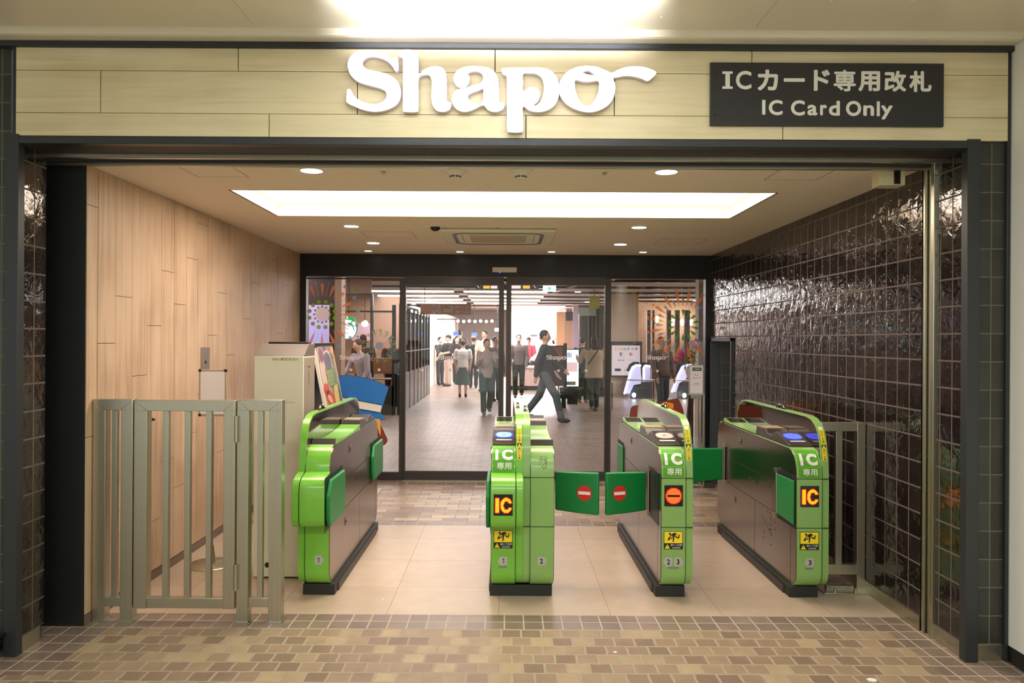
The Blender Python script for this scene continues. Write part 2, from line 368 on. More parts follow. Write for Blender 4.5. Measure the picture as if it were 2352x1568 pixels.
# ---- floors
def plane_box(x0,x1,y0,y1,z=0,t=.05): return MB().box(x0,x1,y0,y1,z-t,z)
def floor(name, mb, m): return struct(obj(name, mb, m))
fl = MB()
fl.box(-2.0,1.944,3.467,4.045,-.05,0); fl.box(-9,9,-6,3.467,-.05,0)
floor('floor_concourse_pavers', fl, M['paver'])
fb = MB(); fb.box(-9,-2.0,3.467,4.0455,-.05,0); fb.box(1.944,9,3.467,4.0455,-.05,0); fb.box(-2.6,2.6,4.0455,4.2585,-.05,0)
fb.box(-2.3,2.5,6.295,6.455,-.05,0); fb.box(-2.3,2.5,8.02,8.23,-.05,0)
floor('floor_border_tiles', fb, M['border'])
floor('floor_large_tiles', plane_box(-2.6,2.6,4.2585,6.295), M['bigtile'])
M['paver_in'] = brickmat('mall_paver', 'XY', (.01,-6.455), .2, .1045, .004, [(0,(138,116,100)),(.5,(164,142,122)),(1,(196,176,150))], (160,142,122), rough=.33, offset=.5, bumpm=.3, wob=.08)
floor('floor_passage_pavers', plane_box(-2.3,2.6,6.455,8.02), M['paver_in'])
M['mall_floor'] = brickmat('mall_floor_paver', 'XY', (0,0), .2, .1, .003, [(0,(132,118,106)),(1,(156,142,130))], (134,120,108), rough=.34, offset=.5, bumpm=.1, wob=.06)
floor('floor_mall', plane_box(-9,11,8.23,36), M['mall_floor'])
# ---- facade piers, frame, fascia
pm = MB(); pm.box(-3.6,-2.30,YF+.015,YF+.24,.073,2.84); struct(obj('wall_left_pier', pm, M['tile_front']))
pm = MB(); pm.box(2.172,2.32,YF+.012,4.2,.073,2.40); struct(obj('wall_right_pier', pm, M['tile_front']))
struct(obj('baseboard_right_pier', MB().box(2.172,2.305,YF+.004,YF+.012,0,.073), M['stainless'], bevel=.001))
struct(obj('wall_left_reveal', MB().box(-2.30,-2.255,YF+.02,3.90,.073,2.37), M['tile_reveal']))
struct(obj('baseboard_left_reveal', MB().box(-2.30,-2.25,YF+.02,3.86,0,.073), M['stainless']))
struct(obj('wall_right_reveal', MB().box(2.132,2.172,YF+.02,3.945,.073,2.37), M['tile_reveal']))
struct(obj('baseboard_right_reveal', MB().box(2.127,2.17,YF+.02,3.945,0,.073), M['stainless']))
fr = MB(); fr.box(-2.305,-2.245,YF-.02,YF+.03,0,2.405); fr.box(2.118,2.178,YF-.02,YF+.03,0,2.405); fr.box(-2.245,2.118,YF-.02,YF+.03,2.362,2.395)
fr.box(-2.28,-2.262,YF-.01,YF+.03,2.40,2.82); fr.box(2.306,2.322,YF-.01,YF+.03,0,2.82)
struct(obj('trim_1', fr, M['frame'], bevel=.002)); 
struct(obj('trim_2', MB().box(-3.6,2.325,YF-.03,YF+.03,2.806,2.83), M['frame'], bevel=.002))
# header soffit and shutter slot
sf = MB(); sf.box(-2.255,2.132,YF+.03,3.87,2.364,2.41); sf.box(-2.40,2.3,4.0,4.02,2.352,2.42)
struct(obj('ceiling_soffit', sf, M['soffit']))
st = MB(); st.box(-2.40,2.20,3.875,3.905,2.345,2.42); st.box(-2.4,2.20,4.022,4.052,2.34,2.40)
struct(obj('trim_3', st, M['stainless'], bevel=.002))
# fascia planks
seZ = [2.398,2.505,2.70,2.806]; st0 = [-1.096,-1.873,-1.24]
pk = MB(); FX0, FX1 = -2.262, 2.306
for r in range(3):
    xs = [FX0]+[x for x in [st0[r]+1.183*k for k in range(-2,5)] if FX0+.02 < x < FX1-.02]+[FX1]
    for a,b_ in zip(xs, xs[1:]): pk.box(a+(.0022 if a>FX0 else 0), b_-(.0022 if b_<FX1 else 0), YF-.012, YF+.008, seZ[r]+.0014, seZ[r+1]-.0014)
struct(obj('wall_fascia', pk, M['wood_fascia']))
struct(obj('wall_fascia_backing', MB().box(FX0,FX1,YF+.009,YF+.03,2.398,2.806), M['gap']))
# shutter guides on the right
gd = MB(); gd.box(2.118,2.165,3.945,3.975,0,2.36); gd.box(2.118,2.13,4.03,4.06,0,2.36); gd.box(2.118,2.165,4.045,4.06,0,2.36)
gd.box(2.135,2.165,3.975,4.045,0,2.36)
struct(obj('trim_4', gd, M['stainless'], bevel=.002))
# black shutter pocket door on the left
struct(obj('wall_left_shutter_panel', MB().box(-2.44,XL-.004,4.06,4.09,0,2.36), M['blackpanel'], bevel=.002))
struct(obj('wall_left_pocket', MB().box(-2.46,-2.44,3.88,4.09,0,2.42).box(-2.30,-2.27,3.86,3.90,0,2.37), M['blackpanel']))
# concourse ceiling
co = MB(); co.box(-9,2.32,-6,3.565,2.862,2.90)
prof = [(3.565,2.862),(3.575,2.855),(3.583,2.846),(3.586,2.838),(3.60,2.834),(3.70,2.830),(3.70,2.90),(3.565,2.90)]
co.prism(prof, 'x', -9, 2.32)
struct(obj('ceiling_concourse', co, M['ceil_out']))
cj = MB()
for (xa,ya,xb,yb) in ((-1.13,3.0,-1.13,3.52),(1.10,2.8,1.10,3.52)):
    cj.box(xa-.003,xa+.003,ya,yb,2.8605,2.8622)
struct(obj('trim_5', cj, C_(206,202,180)))
# screw heads on the ceiling panels
sh = MB()
random.seed(3)
for (px,py) in ((1354,36),(1519,39),(1612,41),(1939,45),(2121,48),(2253,50),(1909,2),(2096,4),(2189,8),(2341,6),(1789,66),(2231,75),(682,33),(510,32)):
    y = (2.862-H)*F/abs((py-779)-(px-1162)*ROLL); x = X(px,py,y); sh.cyl((x,y,2.858),(x,y,2.864),.0045,n=10)
struct(obj('trim_6', sh, C_(226,224,210,.3)))
# the white wall running toward us on the right
struct(obj('wall_right_concourse', MB().box(2.34,2.6,-6,YF+.03,0,2.87).box(2.326,2.60,YF-.18,YF+.05,0,2.87), M['white_wall'], bevel=.006))
struct(obj('baseboard_right_concourse', MB().box(2.322,2.6,-6,YF-.005,0,.075), M['black'], bevel=.002))
# ---- passage walls
wp = MB(); Pw = .1925; y = 4.07+.105; cols = [(4.062,4.172)]
while y < YB-.01: cols.append((y, min(y+Pw,YB))); y += Pw
ph = [.96,.25,.51,.06,.355,.70,.50,.82,1.08,.30,.62,.15,.90,.44,.75,.05,.58,1.0,.33,.8,.2,.6,.95]
for i,(a,b_) in enumerate(cols):
    zs = [0.055]+[z for z in (ph[i]+1.19*k for k in range(0,3)) if .09 < z < ZC-.03]+[ZC]
    for c,d in zip(zs,zs[1:]): wp.box(XL-.02,XL,a+.0018,b_-.0018,c+.0015,d-.0015)
struct(obj('wall_left', wp, M['wood_wall']))
struct(obj('wall_left_backing', MB().box(XL-.06,XL-.021,4.062,YB,0,2.42), M['gap']))
struct(obj('baseboard_left', MB().box(XL-.02,XL+.003,4.062,YB,0,.052), C_(112,92,80,.4)))
# right wall with its niche
NY0, NY1, NZ = 7.46, 8.17, 1.465
rw = MB(); rw.box(XR,XR+.05,4.06,NY0,.073,2.42); rw.box(XR,XR+.05,NY0,YB,NZ,2.42); rw.box(XR,XR+.05,NY1,YB,0,NZ)
struct(obj('wall_right', rw, M['tile_side']))
struct(obj('baseboard_right', MB().box(XR-.006,XR+.05,4.06,NY0,0,.072), M['stainless']))
ni = MB(); ni.box(XR+.05,2.62,NY1,NY1+.03,0,NZ+.1); struct(obj('wall_niche_end', ni, M['tile_niche']))
ni = MB(); ni.box(2.60,2.62,NY0-.1,NY1,0,NZ+.1); ni.box(XR+.05,2.62,NY0-.1,NY1,NZ+.01,NZ+.06); struct(obj('wall_niche_back', ni, M['blackpanel']))
nf = MB(); nf.box(XR-.02,XR+.06,NY0-.035,NY0,0,NZ+.035); nf.box(XR-.02,XR+.06,NY1-.02,NY1+.02,0,NZ+.035); nf.box(XR-.02,XR+.06,NY0-.035,NY1+.02,NZ,NZ+.035)
struct(obj('trim_7', nf, M['frame'], bevel=.002))
# passage ceiling with cove
CX0,CX1,CY0,CY1 = -1.645,1.605,4.745,5.73
ci = MB(); ci.box(-2.4,CX0,4.055,YB+.1,ZC,ZC+.02); ci.box(CX1,2.64,4.055,YB+.1,ZC,ZC+.02); ci.box(CX0,CX1,4.055,CY0,ZC,ZC+.02); ci.box(CX0,CX1,CY1,YB+.1,ZC,ZC+.02)
struct(obj('ceiling_passage', ci, M['ceil_in']))
cs = MB(); t=.01; cs.box(CX0-t,CX0+.002,CY0,CY1,ZC+.0,ZC+.11); cs.box(CX1-.002,CX1+t,CY0,CY1,ZC+.0,ZC+.11); cs.box(CX0-t,CX1+t,CY0-t,CY0+.002,ZC+.0,ZC+.11); cs.box(CX0-t,CX1+t,CY1-.002,CY1+t,ZC+.0,ZC+.11)
cl = thing('cove_light', 'large rectangular recessed luminous panel glowing in the passage ceiling', 'ceiling light', ((CX0+CX1)/2,(CY0+CY1)/2,ZC))
obj('recess_side', cs, M['cove_side'], cl); obj('glowing_panel', MB().box(CX0,CX1,CY0,CY1,ZC+.10,ZC+.11), M['cove_on'], cl)
# hatches
def hatch(n, x0,x1,y0,y1,lbl):
    m = MB(); w_=.003
    m.box(x0,x1,y0,y0+w_,ZC-.001,ZC+.001); m.box(x0,x1,y1-w_,y1,ZC-.001,ZC+.001); m.box(x0,x0+w_,y0,y1,ZC-.001,ZC+.001); m.box(x1-w_,x1,y0,y1,ZC-.001,ZC+.001)
    t = thing('ceiling_hatch', lbl, 'ceiling hatch', ((x0+x1)/2,(y0+y1)/2,ZC))
    obj('hatch_seam', m, C_(112,98,80), t); obj('hatch_cover', MB().box(x0+.004,x1-.004,y0+.004,y1-.004,ZC-.0006,ZC+.001), M['ceil_in'], t)
hatch(1, 1.405,1.69,4.07,4.355, 'square access hatch flush in the passage ceiling near the right tiled wall')
hatch(2, -1.69,-1.41,4.07,4.355, 'square access hatch flush in the passage ceiling near the left wooden wall')
hatch(3, -1.2,-.78,6.55,6.95, 'square access hatch in the ceiling left of the air conditioner')
hatch(4, 1.35,1.75,6.9,7.3, 'faint access hatch in the ceiling beside the far right downlights')
# downlights
def downlight(x,y,r,lbl,pw):
    t = thing('downlight', lbl, 'downlight', (x,y,ZC), 'round downlights in the passage ceiling')
    m = MB(); m.lathe([(r+.008,ZC),(r+.008,ZC-.004),(r+.002,ZC-.006),(r,ZC-.001)],x,y,32); obj('rim', m, M['offwhite'], t, smooth=True)
    obj('lens', MB().cyl((x,y,ZC-.0075),(x,y,ZC-.002),r,n=32), M['lamp_on'], t)
    lamp('SPOT', (x,y,ZC-.02), pw, WARM, .05, spot=2.1, name='downlight_light')
for i,(x,y,r,l,p) in enumerate([(-1.02,4.16,.055,'nearest downlight on the left, in front of the glowing ceiling panel',9),(.83,4.144,.055,'nearest downlight on the right, in front of the glowing ceiling panel',9),
    (-1.21,6.21,.055,'downlight just behind the left end of the glowing ceiling panel',13),(1.03,6.19,.055,'downlight just behind the right end of the glowing ceiling panel',13),
    (-1.22,7.3,.055,'middle-sized downlight at far left, between panel and black door header',14),(1.045,7.3,.055,'middle-sized downlight at far right, between panel and black door header',14),
    (-1.38,7.95,.034,'leftmost of four small downlights along the black door header',7),(-.466,7.98,.034,'small downlight left of centre by the black door header',8),
    (.45,7.94,.034,'small downlight right of centre by the black door header',8),(1.36,7.93,.034,'rightmost of four small downlights along the black door header',7)]): downlight(x,y,r,l,p)
def detector(x,y,lbl):
    t = thing('smoke_detector', lbl, 'smoke detector', (x,y,ZC), 'smoke detectors in the passage ceiling')
    obj('mounting_plate', MB().lathe([(.066,ZC),(.066,ZC-.004),(.058,ZC-.008),(.02,ZC-.009)],x,y), M['offwhite'], t, smooth=True)
    obj('sensor_head', MB().lathe([(.045,ZC-.008),(.044,ZC-.018),(.036,ZC-.024),(.028,ZC-.026),(.028,ZC-.034),(.022,ZC-.040),(.005,ZC-.041)],x,y), M['offwhite'], t, smooth=True)
    sl = MB()
    for k in range(8):
        a = math.radians(k*45-112); sl.box(-.008,.008,-.0015,.0015,ZC-.034,ZC-.028)
        for j in range(-8,0): 
            v=Vector(sl.v[j]); rot=Matrix.Rotation(a+math.pi/2,3,'Z'); q=rot@Vector((v.x,v.y+0,0))+Vector((math.cos(a)*.0285,math.sin(a)*.0285,0)); sl.v[j]=(x+q.x,y+q.y,v.z)
    obj('vent_slots', sl, M['black'], t)
detector(-.27,4.17,'left of two white smoke detectors near the front of the ceiling'); detector(.073,4.166,'right of two white smoke detectors near the front of the ceiling')
def sprinkler(x,y,lbl):
    t = thing('sprinkler', lbl, 'sprinkler', (x,y,ZC), 'sprinkler heads in the passage ceiling')
    obj('rosette', MB().lathe([(.032,ZC),(.031,ZC-.003),(.016,ZC-.007),(.014,ZC-.003)],x,y), M['offwhite'], t, smooth=True)
    obj('nozzle', MB().lathe([(.007,ZC),(.007,ZC-.014),(.013,ZC-.016),(.013,ZC-.018),(.002,ZC-.019)],x,y,16), M['stainless'], t, smooth=True)
sprinkler(-.644,4.16,'small sprinkler head in the ceiling left of the smoke detectors'); sprinkler(.51,4.155,'small sprinkler head in the ceiling right of the smoke detectors')
sprinkler(-.07,6.22,'flat white sprinkler cover in front of the air conditioner')
# dome camera
t = thing('dome_camera', 'dark security camera dome on a round white plate under the ceiling', 'security camera', (-.555,6.2,ZC))
obj('plate', MB().lathe([(.085,ZC),(.084,ZC-.006),(.07,ZC-.010),(.03,ZC-.010)],-.555,6.2), M['offwhite'], t, smooth=True)
obj('dome', MB().lathe([(.038,ZC-.009),(.037,ZC-.02),(.030,ZC-.032),(.016,ZC-.040),(.002,ZC-.042)],-.555,6.2), M['black'], t, smooth=True)
# cassette air conditioner
t = thing('air_conditioner', 'square ceiling cassette air conditioner with louvre slots, behind the glowing panel', 'air conditioner', (-.067,6.78,ZC))
ax0,ax1,ay0,ay1 = -.535,.40,6.31,7.24; cx_,cy_=(ax0+ax1)/2,(ay0+ay1)/2
obj('panel', MB().box(ax0,ax1,ay0,ay1,ZC-.028,ZC-.002), M['offwhite'], t, bevel=.012, seg=3)
lv = MB()
def rr(cx,cy,hx,hy,r,n=6):
    out=[]
    for (sx,sy,a0) in ((1,1,0),(-1,1,90),(-1,-1,180),(1,-1,270)):
        for k in range(n+1):
            a=math.radians(a0+90*k/n); out.append((cx+sx*(hx-r)+r*math.cos(a), cy+sy*(hy-r)+r*math.sin(a)))
    return out
o_ = rr(cx_,cy_,.375,.375,.11); i_ = rr(cx_,cy_,.345,.345,.085)
me = shape2d([o_, i_], .001); lv.from_mesh(me, lambda c:(c.x,c.y,ZC-.030+c.z)); obj('louvre_slot', lv, M['black'], t)
obj('intake_grille', MB().box(cx_-.235,cx_+.235,cy_-.235,cy_+.235,ZC-.031,ZC-.027), C_(186,174,152,.6), t, bevel=.002)
for q_ in (-.2985,.2985): obj('grille_seam', MB().box(cx_+q_-.0015,cx_+q_+.0015,cy_-.26,cy_+.2,ZC-.031,ZC-.028), C_(90,80,68), t)
# shutter sensor box
t = thing('sensor_box', 'cream box with a dark lens under the ceiling beside the right shutter rail', 'sensor', (1.975,4.09,ZC))
obj('housing', MB().box(1.905,2.035,4.065,4.16,2.270,ZC), C_(206,200,160,.5), t, bevel=.004)
obj('lens_window', MB().box(1.975,2.008,4.060,4.066,2.276,2.345), M['led_black'], t, bevel=.002)
# wall plate
struct_pl = tag(obj('wall_plate', MB().box(XL,XL+.006,5.585,5.745,1.10,1.405), C_(140,128,118,.35,metal=.3), bevel=.002), 'stainless steel wall plate with a keyhole on the wooden wall above the blank sign', 'wall plate')
obj('keyhole', MB().cyl((XL+.006,5.665,1.30),(XL+.009,5.665,1.30),.012), M['black'], struct_pl)
tag(obj('door_stop', MB().cyl((XL,4.78,.98),(XL+.02,4.78,.98),.012).cyl((XL+.02,4.78,.98),(XL+.035,4.78,.98),.007), M['black'], smooth=True), 'small round metal knob on the wooden wall behind the fence', 'knob')

# ================================================================== FASCIA SIGNS
LET = {}
LET['S'] = [cat([(448,152),(456,200),(453,238),(434,243),(418,215),(385,180),(340,158),(285,147),(240,155),(215,180),(218,210),(245,232),(300,245),(370,262),(430,295),(465,345),(472,400),(457,450),(420,485),(360,509),(290,517),(220,505),(160,482),(109,455),(107,410),(111,374),(125,366),(138,378),(152,405),(182,435),(232,458),(290,467),(340,458),(370,432),(377,405),(365,377),(330,358),(260,340),(190,318),(145,285),(120,240),(115,190),(135,145),(180,114),(240,102),(300,106),(355,126),(400,150),(430,156)])]
LET['h'] = [cat([(456,110),(490,102),(530,100),(565,110),(585,135),(592,180),(593,262),(630,235),(680,215),(730,215),(765,235),(780,275),(782,340),(782,420),(789,450),(811,459),(808,490),(790,510),(755,518),(715,510),(690,480),(680,440),(680,380),(680,305),(665,272),(635,268),(593,291),(591,400),(590,500),(578,518),(500,518),(487,505),(487,400),(487,180),(481,155),(465,148),(453,130)])]
LET['a'] = [cat([(990,212),(1050,220),(1100,245),(1126,290),(1134,350),(1135,430),(1143,455),(1172,461),(1168,490),(1145,510),(1110,518),(1065,508),(1030,474),(985,492),(940,512),(890,517),(845,497),(820,455),(822,405),(845,375),(884,360),(848,342),(828,305),(832,275),(855,240),(900,218),(950,211)]),
            cat([(920,262),(955,246),(995,247),(1022,264),(1028,295),(1015,322),(980,338),(935,350),(903,361),(928,330),(938,300),(933,275)]),
            cat([(1028,362),(1029,400),(1028,440),(1010,466),(965,459),(934,440),(924,415),(940,395),(985,378)])]
LET['p'] = [cat([(1156,228),(1200,222),(1300,222),(1400,220),(1470,235),(1520,280),(1541,350),(1537,420),(1510,475),(1460,508),(1400,519),(1340,508),(1298,482),(1298,560),(1297,640),(1283,656),(1210,656),(1192,640),(1190,500),(1188,300),(1180,272),(1163,264),(1152,246)]),
            cat([(1298,262),(1340,257),(1390,262),(1425,290),(1439,340),(1434,400),(1415,450),(1388,476),(1367,473),(1395,450),(1411,415),(1405,375),(1378,357),(1335,358),(1298,380),(1297,320)])]
LET['o'] = [cat([(1740,210),(1800,218),(1860,243),(1897,256),(1950,232),(2010,216),(2080,214),(2140,225),(2190,248),(2194,264),(2170,290),(2138,309),(2105,296),(2050,280),(1990,275),(1940,283),(1907,293),(1919,340),(1915,400),(1890,455),(1840,495),(1780,517),(1720,519),(1650,500),(1590,465),(1550,410),(1540,360),(1550,310),(1590,255),(1650,222),(1700,211)]),
            cat([(1697,252),(1720,242),(1745,240),(1768,254),(1783,270),(1750,272),(1720,264)]),
            cat([(1652,303),(1700,313),(1750,314),(1806,308),(1811,350),(1801,400),(1775,450),(1740,479),(1708,475),(1680,445),(1656,390),(1647,345)])]
sign = thing('shop_sign', 'large glowing white SHAPO lettering mounted on the pale wood fascia', 'sign', (0,YF-.04,2.52))
for ch in 'Shapo':
    loops = []
    for lp in LET[ch]: loops.append([at(760+p[0]/2.94, 80+p[1]/2.94, YF-.05) for p in lp])
    me = shape2d(loops, .0); mb = MB(); mb.from_mesh(me, lambda c:(c.x, YF-.052, c.y))
    l_ = obj('letter_face', mb, M['letter_face'], sign)
    me = shape2d(loops, .0125, .0); mb = MB(); mb.from_mesh(me, lambda c:(c.x, YF-.0325-c.z, c.y)); obj('letter_side', mb, M['letter_side'], sign)
# black sign
sg = thing('direction_sign', 'charcoal sign with white Japanese and English lettering IC Card Only on the fascia', 'sign', (1.5,YF-.03,2.6))
a = at(1632,142,YF-.03); b_ = at(2168,291,YF-.03)
sx0 = X(1632,215,YF-.03); sx1 = X(2168,215,YF-.03); sz1 = Z(1900,144.5,YF-.03); sz0 = Z(1900,289.5,YF-.03)
obj('board', MB().box(sx0,sx1,YF-.03,YF-.012,sz0,sz1), M['sign_black'], sg, bevel=.001)
def st_(s,px0,px1,py0,py1,bold): 
    yy = YF-.0305; xa=X(px0,(py0+py1)/2,yy); xb=X(px1,(py0+py1)/2,yy); za=Z((px0+px1)/2,py1,yy); zb=Z((px0+px1)/2,py0,yy)
    return fit_text(s,(xa+xb)/2,(za+zb)/2,xb-xa,zb-za,yy,bold)
cr5 = lambda x,y:(1560+x/2.904,60+y/2.904)
def tx(s,x0,x1,y0,y1,bold=.025): p=cr5(x0,y0); q=cr5(x1,y1); return st_(s,p[0],q[0],p[1],q[1],bold)
jp = MB()
for s_,x0,x1,y0,y1 in (('C',378,482,298,422),('カ',522,660,290,430),('ー',697,838,347,372),('ド',897,1005,290,432),('専',1030,1178,292,435),('用',1195,1340,300,435),('改',1368,1515,297,438),('札',1534,1684,298,440)):
    p=cr5(x0,y0); q=cr5(x1,y1); yq=YF-.031; pm_=((p[0]+q[0])/2,(p[1]+q[1])/2); c0=at(*pm_,yq)
    heavy(s_,c0[0],c0[1],(q[0]-p[0])*yq/F,(q[1]-p[1])*yq/F,yq,.0038 if s_ in 'カード改札用' else .0028,mb=jp)
yy = YF-.0305
I_=[at(*cr5(x,y),YF-.031) for x,y in ((288,302),(357,302),(357,318),(338,318),(338,402),(357,402),(357,418),(288,418),(288,402),(308,402),(308,318),(288,318))]
jp.prism(I_,'y',YF-.0316,YF-.0305)
obj('japanese_lettering', jp, M['sign_text'], sg)
for wd_ in ((('I',553,575,492,590),('C',597,690,492,594)),(('C',745,838,494,597),('a',855,922,524,596),('r',940,985,524,595),('d',998,1072,498,597)),(('O',1112,1214,498,600),('n',1228,1300,527,598),('l',1318,1338,502,600),('y',1346,1424,529,622))):
    en = MB()
    for s_,x0,x1,y0,y1 in wd_:
        p=cr5(x0,y0); q=cr5(x1,y1); c0=at((p[0]+q[0])/2,(p[1]+q[1])/2,YF-.031)
        if s_ in 'Il': en.box(c0[0]-(q[0]-p[0])*.001,c0[0]+(q[0]-p[0])*.001,YF-.0315,YF-.0305,c0[1]-(q[1]-p[1])*.001,c0[1]+(q[1]-p[1])*.001)
        else: heavy(s_,c0[0],c0[1],(q[0]-p[0])*.002,(q[1]-p[1])*.002,YF-.031,.0030,mb=en)
    obj('english_word', en, M['sign_text'], sg)
for (x_,y_) in ((236,305),(236,592)):
    p=cr5(x_,y_); c=at(p[0],p[1],YF-.03); obj('screw', MB().cyl((c[0],YF-.033,c[1]),(c[0],YF-.03,c[1]),.004,n=12), M['black'], sg)

t=thing('tube_lamp','tube lamp under the concourse ceiling just above the lettering, shining on the ceiling','ceiling light',(-.05,2.93,2.79))
obj('tube', MB().tube([(-.70,2.93,2.793),(.60,2.93,2.793)],.006,10), M['tube_on'], t); obj('bracket', MB().box(-.72,-.70,2.92,2.94,2.785,2.862), M['offwhite'], t)
# ================================================================== TICKET GATES
FRONT = [(4.66,.856),(4.61,.845),(4.575,.825),(4.548,.793),(4.53,.755),(4.522,.72),(4.52,.69)]   # front curve of the main body (y,z)
BODY = [(6.12,.856)]+FRONT+[(4.52,.15),(4.526,.12),(4.545,.09),(4.575,.07),(4.61,.062),(6.12,.062),(6.17,.075),(6.205,.11),(6.22,.16),(6.22,.74),(6.205,.80),(6.17,.84)]
FIN = [(4.77,1.028),(4.69,1.018),(4.63,.992),(4.59,.955),(4.56,.90),(4.535,.80),(4.526,.70),(4.526,.15),(4.535,.115),(4.56,.085),(4.60,.068),(6.1,.068),(6.17,.09),(6.20,.14),(6.20,.86),(6.185,.93),(6.14,.985),(6.08,1.016),(6.0,1.028)]
def inset(poly, d):
    cx = sum(p[0] for p in poly)/len(poly); cz = sum(p[1] for p in poly)/len(poly)
    hx = max(abs(p[0]-cx) for p in poly); hz = max(abs(p[1]-cz) for p in poly)
    return [(cx+(p[0]-cx)*(1-d/hx), cz+(p[1]-cz)*(1-d/hz)) for p in poly]
def arc(poly):
    s=[0]
    for a,b_ in zip(poly,poly[1:]): s.append(s[-1]+math.dist(a,b_))
    return s
FUP = FRONT[::-1]; FUPS = arc(FUP)
FF = [(4.526,.60),(4.526,.70),(4.535,.80),(4.56,.90),(4.59,.955),(4.63,.992),(4.69,1.018)]; FFS = arc(FF)
def along(poly, ss, s, off):
    s = max(0,min(s,ss[-1]-1e-6))
    for i in range(len(ss)-1):
        if s <= ss[i+1]:
            t=(s-ss[i])/(ss[i+1]-ss[i]); a,b_=poly[i],poly[i+1]
            y=a[0]+(b_[0]-a[0])*t; z=a[1]+(b_[1]-a[1])*t; dy,dz=b_[0]-a[0],b_[1]-a[1]; L=math.hypot(dy,dz)
            return (y-dz/L*off, z+dy/L*off)
def slice_mesh(me, step):
    bm = bmesh.new(); bm.from_mesh(me); ys=[v.co.y for v in bm.verts]
    y = min(ys)+step
    while y < max(ys):
        bmesh.ops.bisect_plane(bm, geom=bm.verts[:]+bm.edges[:]+bm.faces[:], plane_co=(0,y,0), plane_no=(0,1,0)); y += step
    m2 = bpy.data.meshes.new('s'); bm.to_mesh(m2); bm.free(); return m2
def curved_text(s, xc, wid, s0, s1, poly, ss, off, bold, mb=None):
    me = slice_mesh(text2d(s,1.0,bold), .06); xs=[v.co.x for v in me.vertices]; ys=[v.co.y for v in me.vertices]; a,A,b_,B=min(xs),max(xs),min(ys),max(ys)
    mb = mb or MB()
    def f(c):
        x = xc+((c.x-a)/(A-a)-.5)*wid; q = along(poly,ss,s0+(c.y-b_)/(B-b_)*(s1-s0),off); return (x,q[0],q[1])
    mb.from_mesh(me,f); return mb
def curved_rect(x0,x1,s0,s1,poly,ss,off,n=14,mb=None):
    mb = mb or MB(); vs=[]
    for k in range(n+1):
        q=along(poly,ss,s0+(s1-s0)*k/n,off); vs += [(x0,q[0],q[1]),(x1,q[0],q[1])]
    mb.add(vs,[(2*k,2*k+1,2*k+3,2*k+2) for k in range(n)]); return mb
def led_panel(root, x0,x1,z0,z1,y,kind):
    scr = obj('led_display', MB().box(x0,x1,y-.003,y+.002,z0,z1), M['led_black'], root, bevel=.001)
    n = 32; cw=(x1-x0)/n; rows=int((z1-z0)/cw); mb=MB(); rim=MB()
    def ic(u,v):     # unit square coordinates, v up
        if .10<u<.29 and .14<v<.84: return 1
        du,dv=(u-.66)/.30,(v-.49)/.36; r=math.hypot(du,dv)
        if r<1 and (abs(du)>.40 or abs(dv)>.56 or du<-.3) and r>.50 and not (du>.30 and abs(dv)<.34): return 1
        return 0
    def no(u,v):
        r=math.hypot((u-.5)/.44,(v-.5)/.40)
        if r<1: return 0 if (abs(u-.5)<.34 and abs(v-.5)<.055) else (2 if r>.90 else 1)
        return 0
    fn = ic if kind=='IC' else no
    grid={}
    for i in range(n):
        for j in range(rows): grid[i,j]=fn((i+.5)/n,(j+.5)/rows)
    for (i,j),g in grid.items():
        if not g:
            if kind=='IC' and any(grid.get((i+a,j+b_)) for a,b_ in ((1,0),(-1,0),(0,1),(0,-1))): m=rim
            else: continue
        else: m = rim if g==2 else mb
        d=cw*.08; xa=x0+i*cw; za=z0+j*cw
        m.quad((xa+d,y-.0034,za+d),(xa+cw-d,y-.0034,za+d),(xa+cw-d,y-.0034,za+cw-d),(xa+d,y-.0034,za+cw-d))
    obj('lit_dots', mb, M['led_yellow'] if kind=='IC' else M['led_red'], scr); obj('lit_dots_rim', rim, M['led_rim'], scr)
def badge(root, xc,zc,y,num,way,bar=False,w=.051,h=.050):
    p=[(-.5,-.42),(-.42,-.5),(.22,-.5),(.5,-.12),(.5,.12),(.22,.5),(-.42,.5),(-.5,.42)]
    pts=[(xc+(q[0] if way>0 else -q[0])*w, zc+q[1]*h) for q in p]
    b_=obj('number_badge', MB().prism(pts,'y',y-.0012,y), M['grey_badge'], root)
    if num=='1':
        xn=xc-way*.004+.002; obj('numeral', MB().prism([(xn+.0028,zc-.0145),(xn+.0028,zc+.0145),(xn-.0005,zc+.0145),(xn-.0065,zc+.0088),(xn-.0065,zc+.0052),(xn-.0012,zc+.0092),(xn-.0012,zc-.0145)],'y',y-.0018,y-.0012), M['black_print'], b_)
    else: obj('numeral', heavy(num,xc-way*.004,zc,.017 if num!='1' else .0125,.030,y-.0016,.0012), M['black_print'], b_)
    if bar: obj('grey_tape', MB().box(xc-.024,xc+.024,y-.0008,y,zc-.040,zc-.029), C_(120,128,124), root)
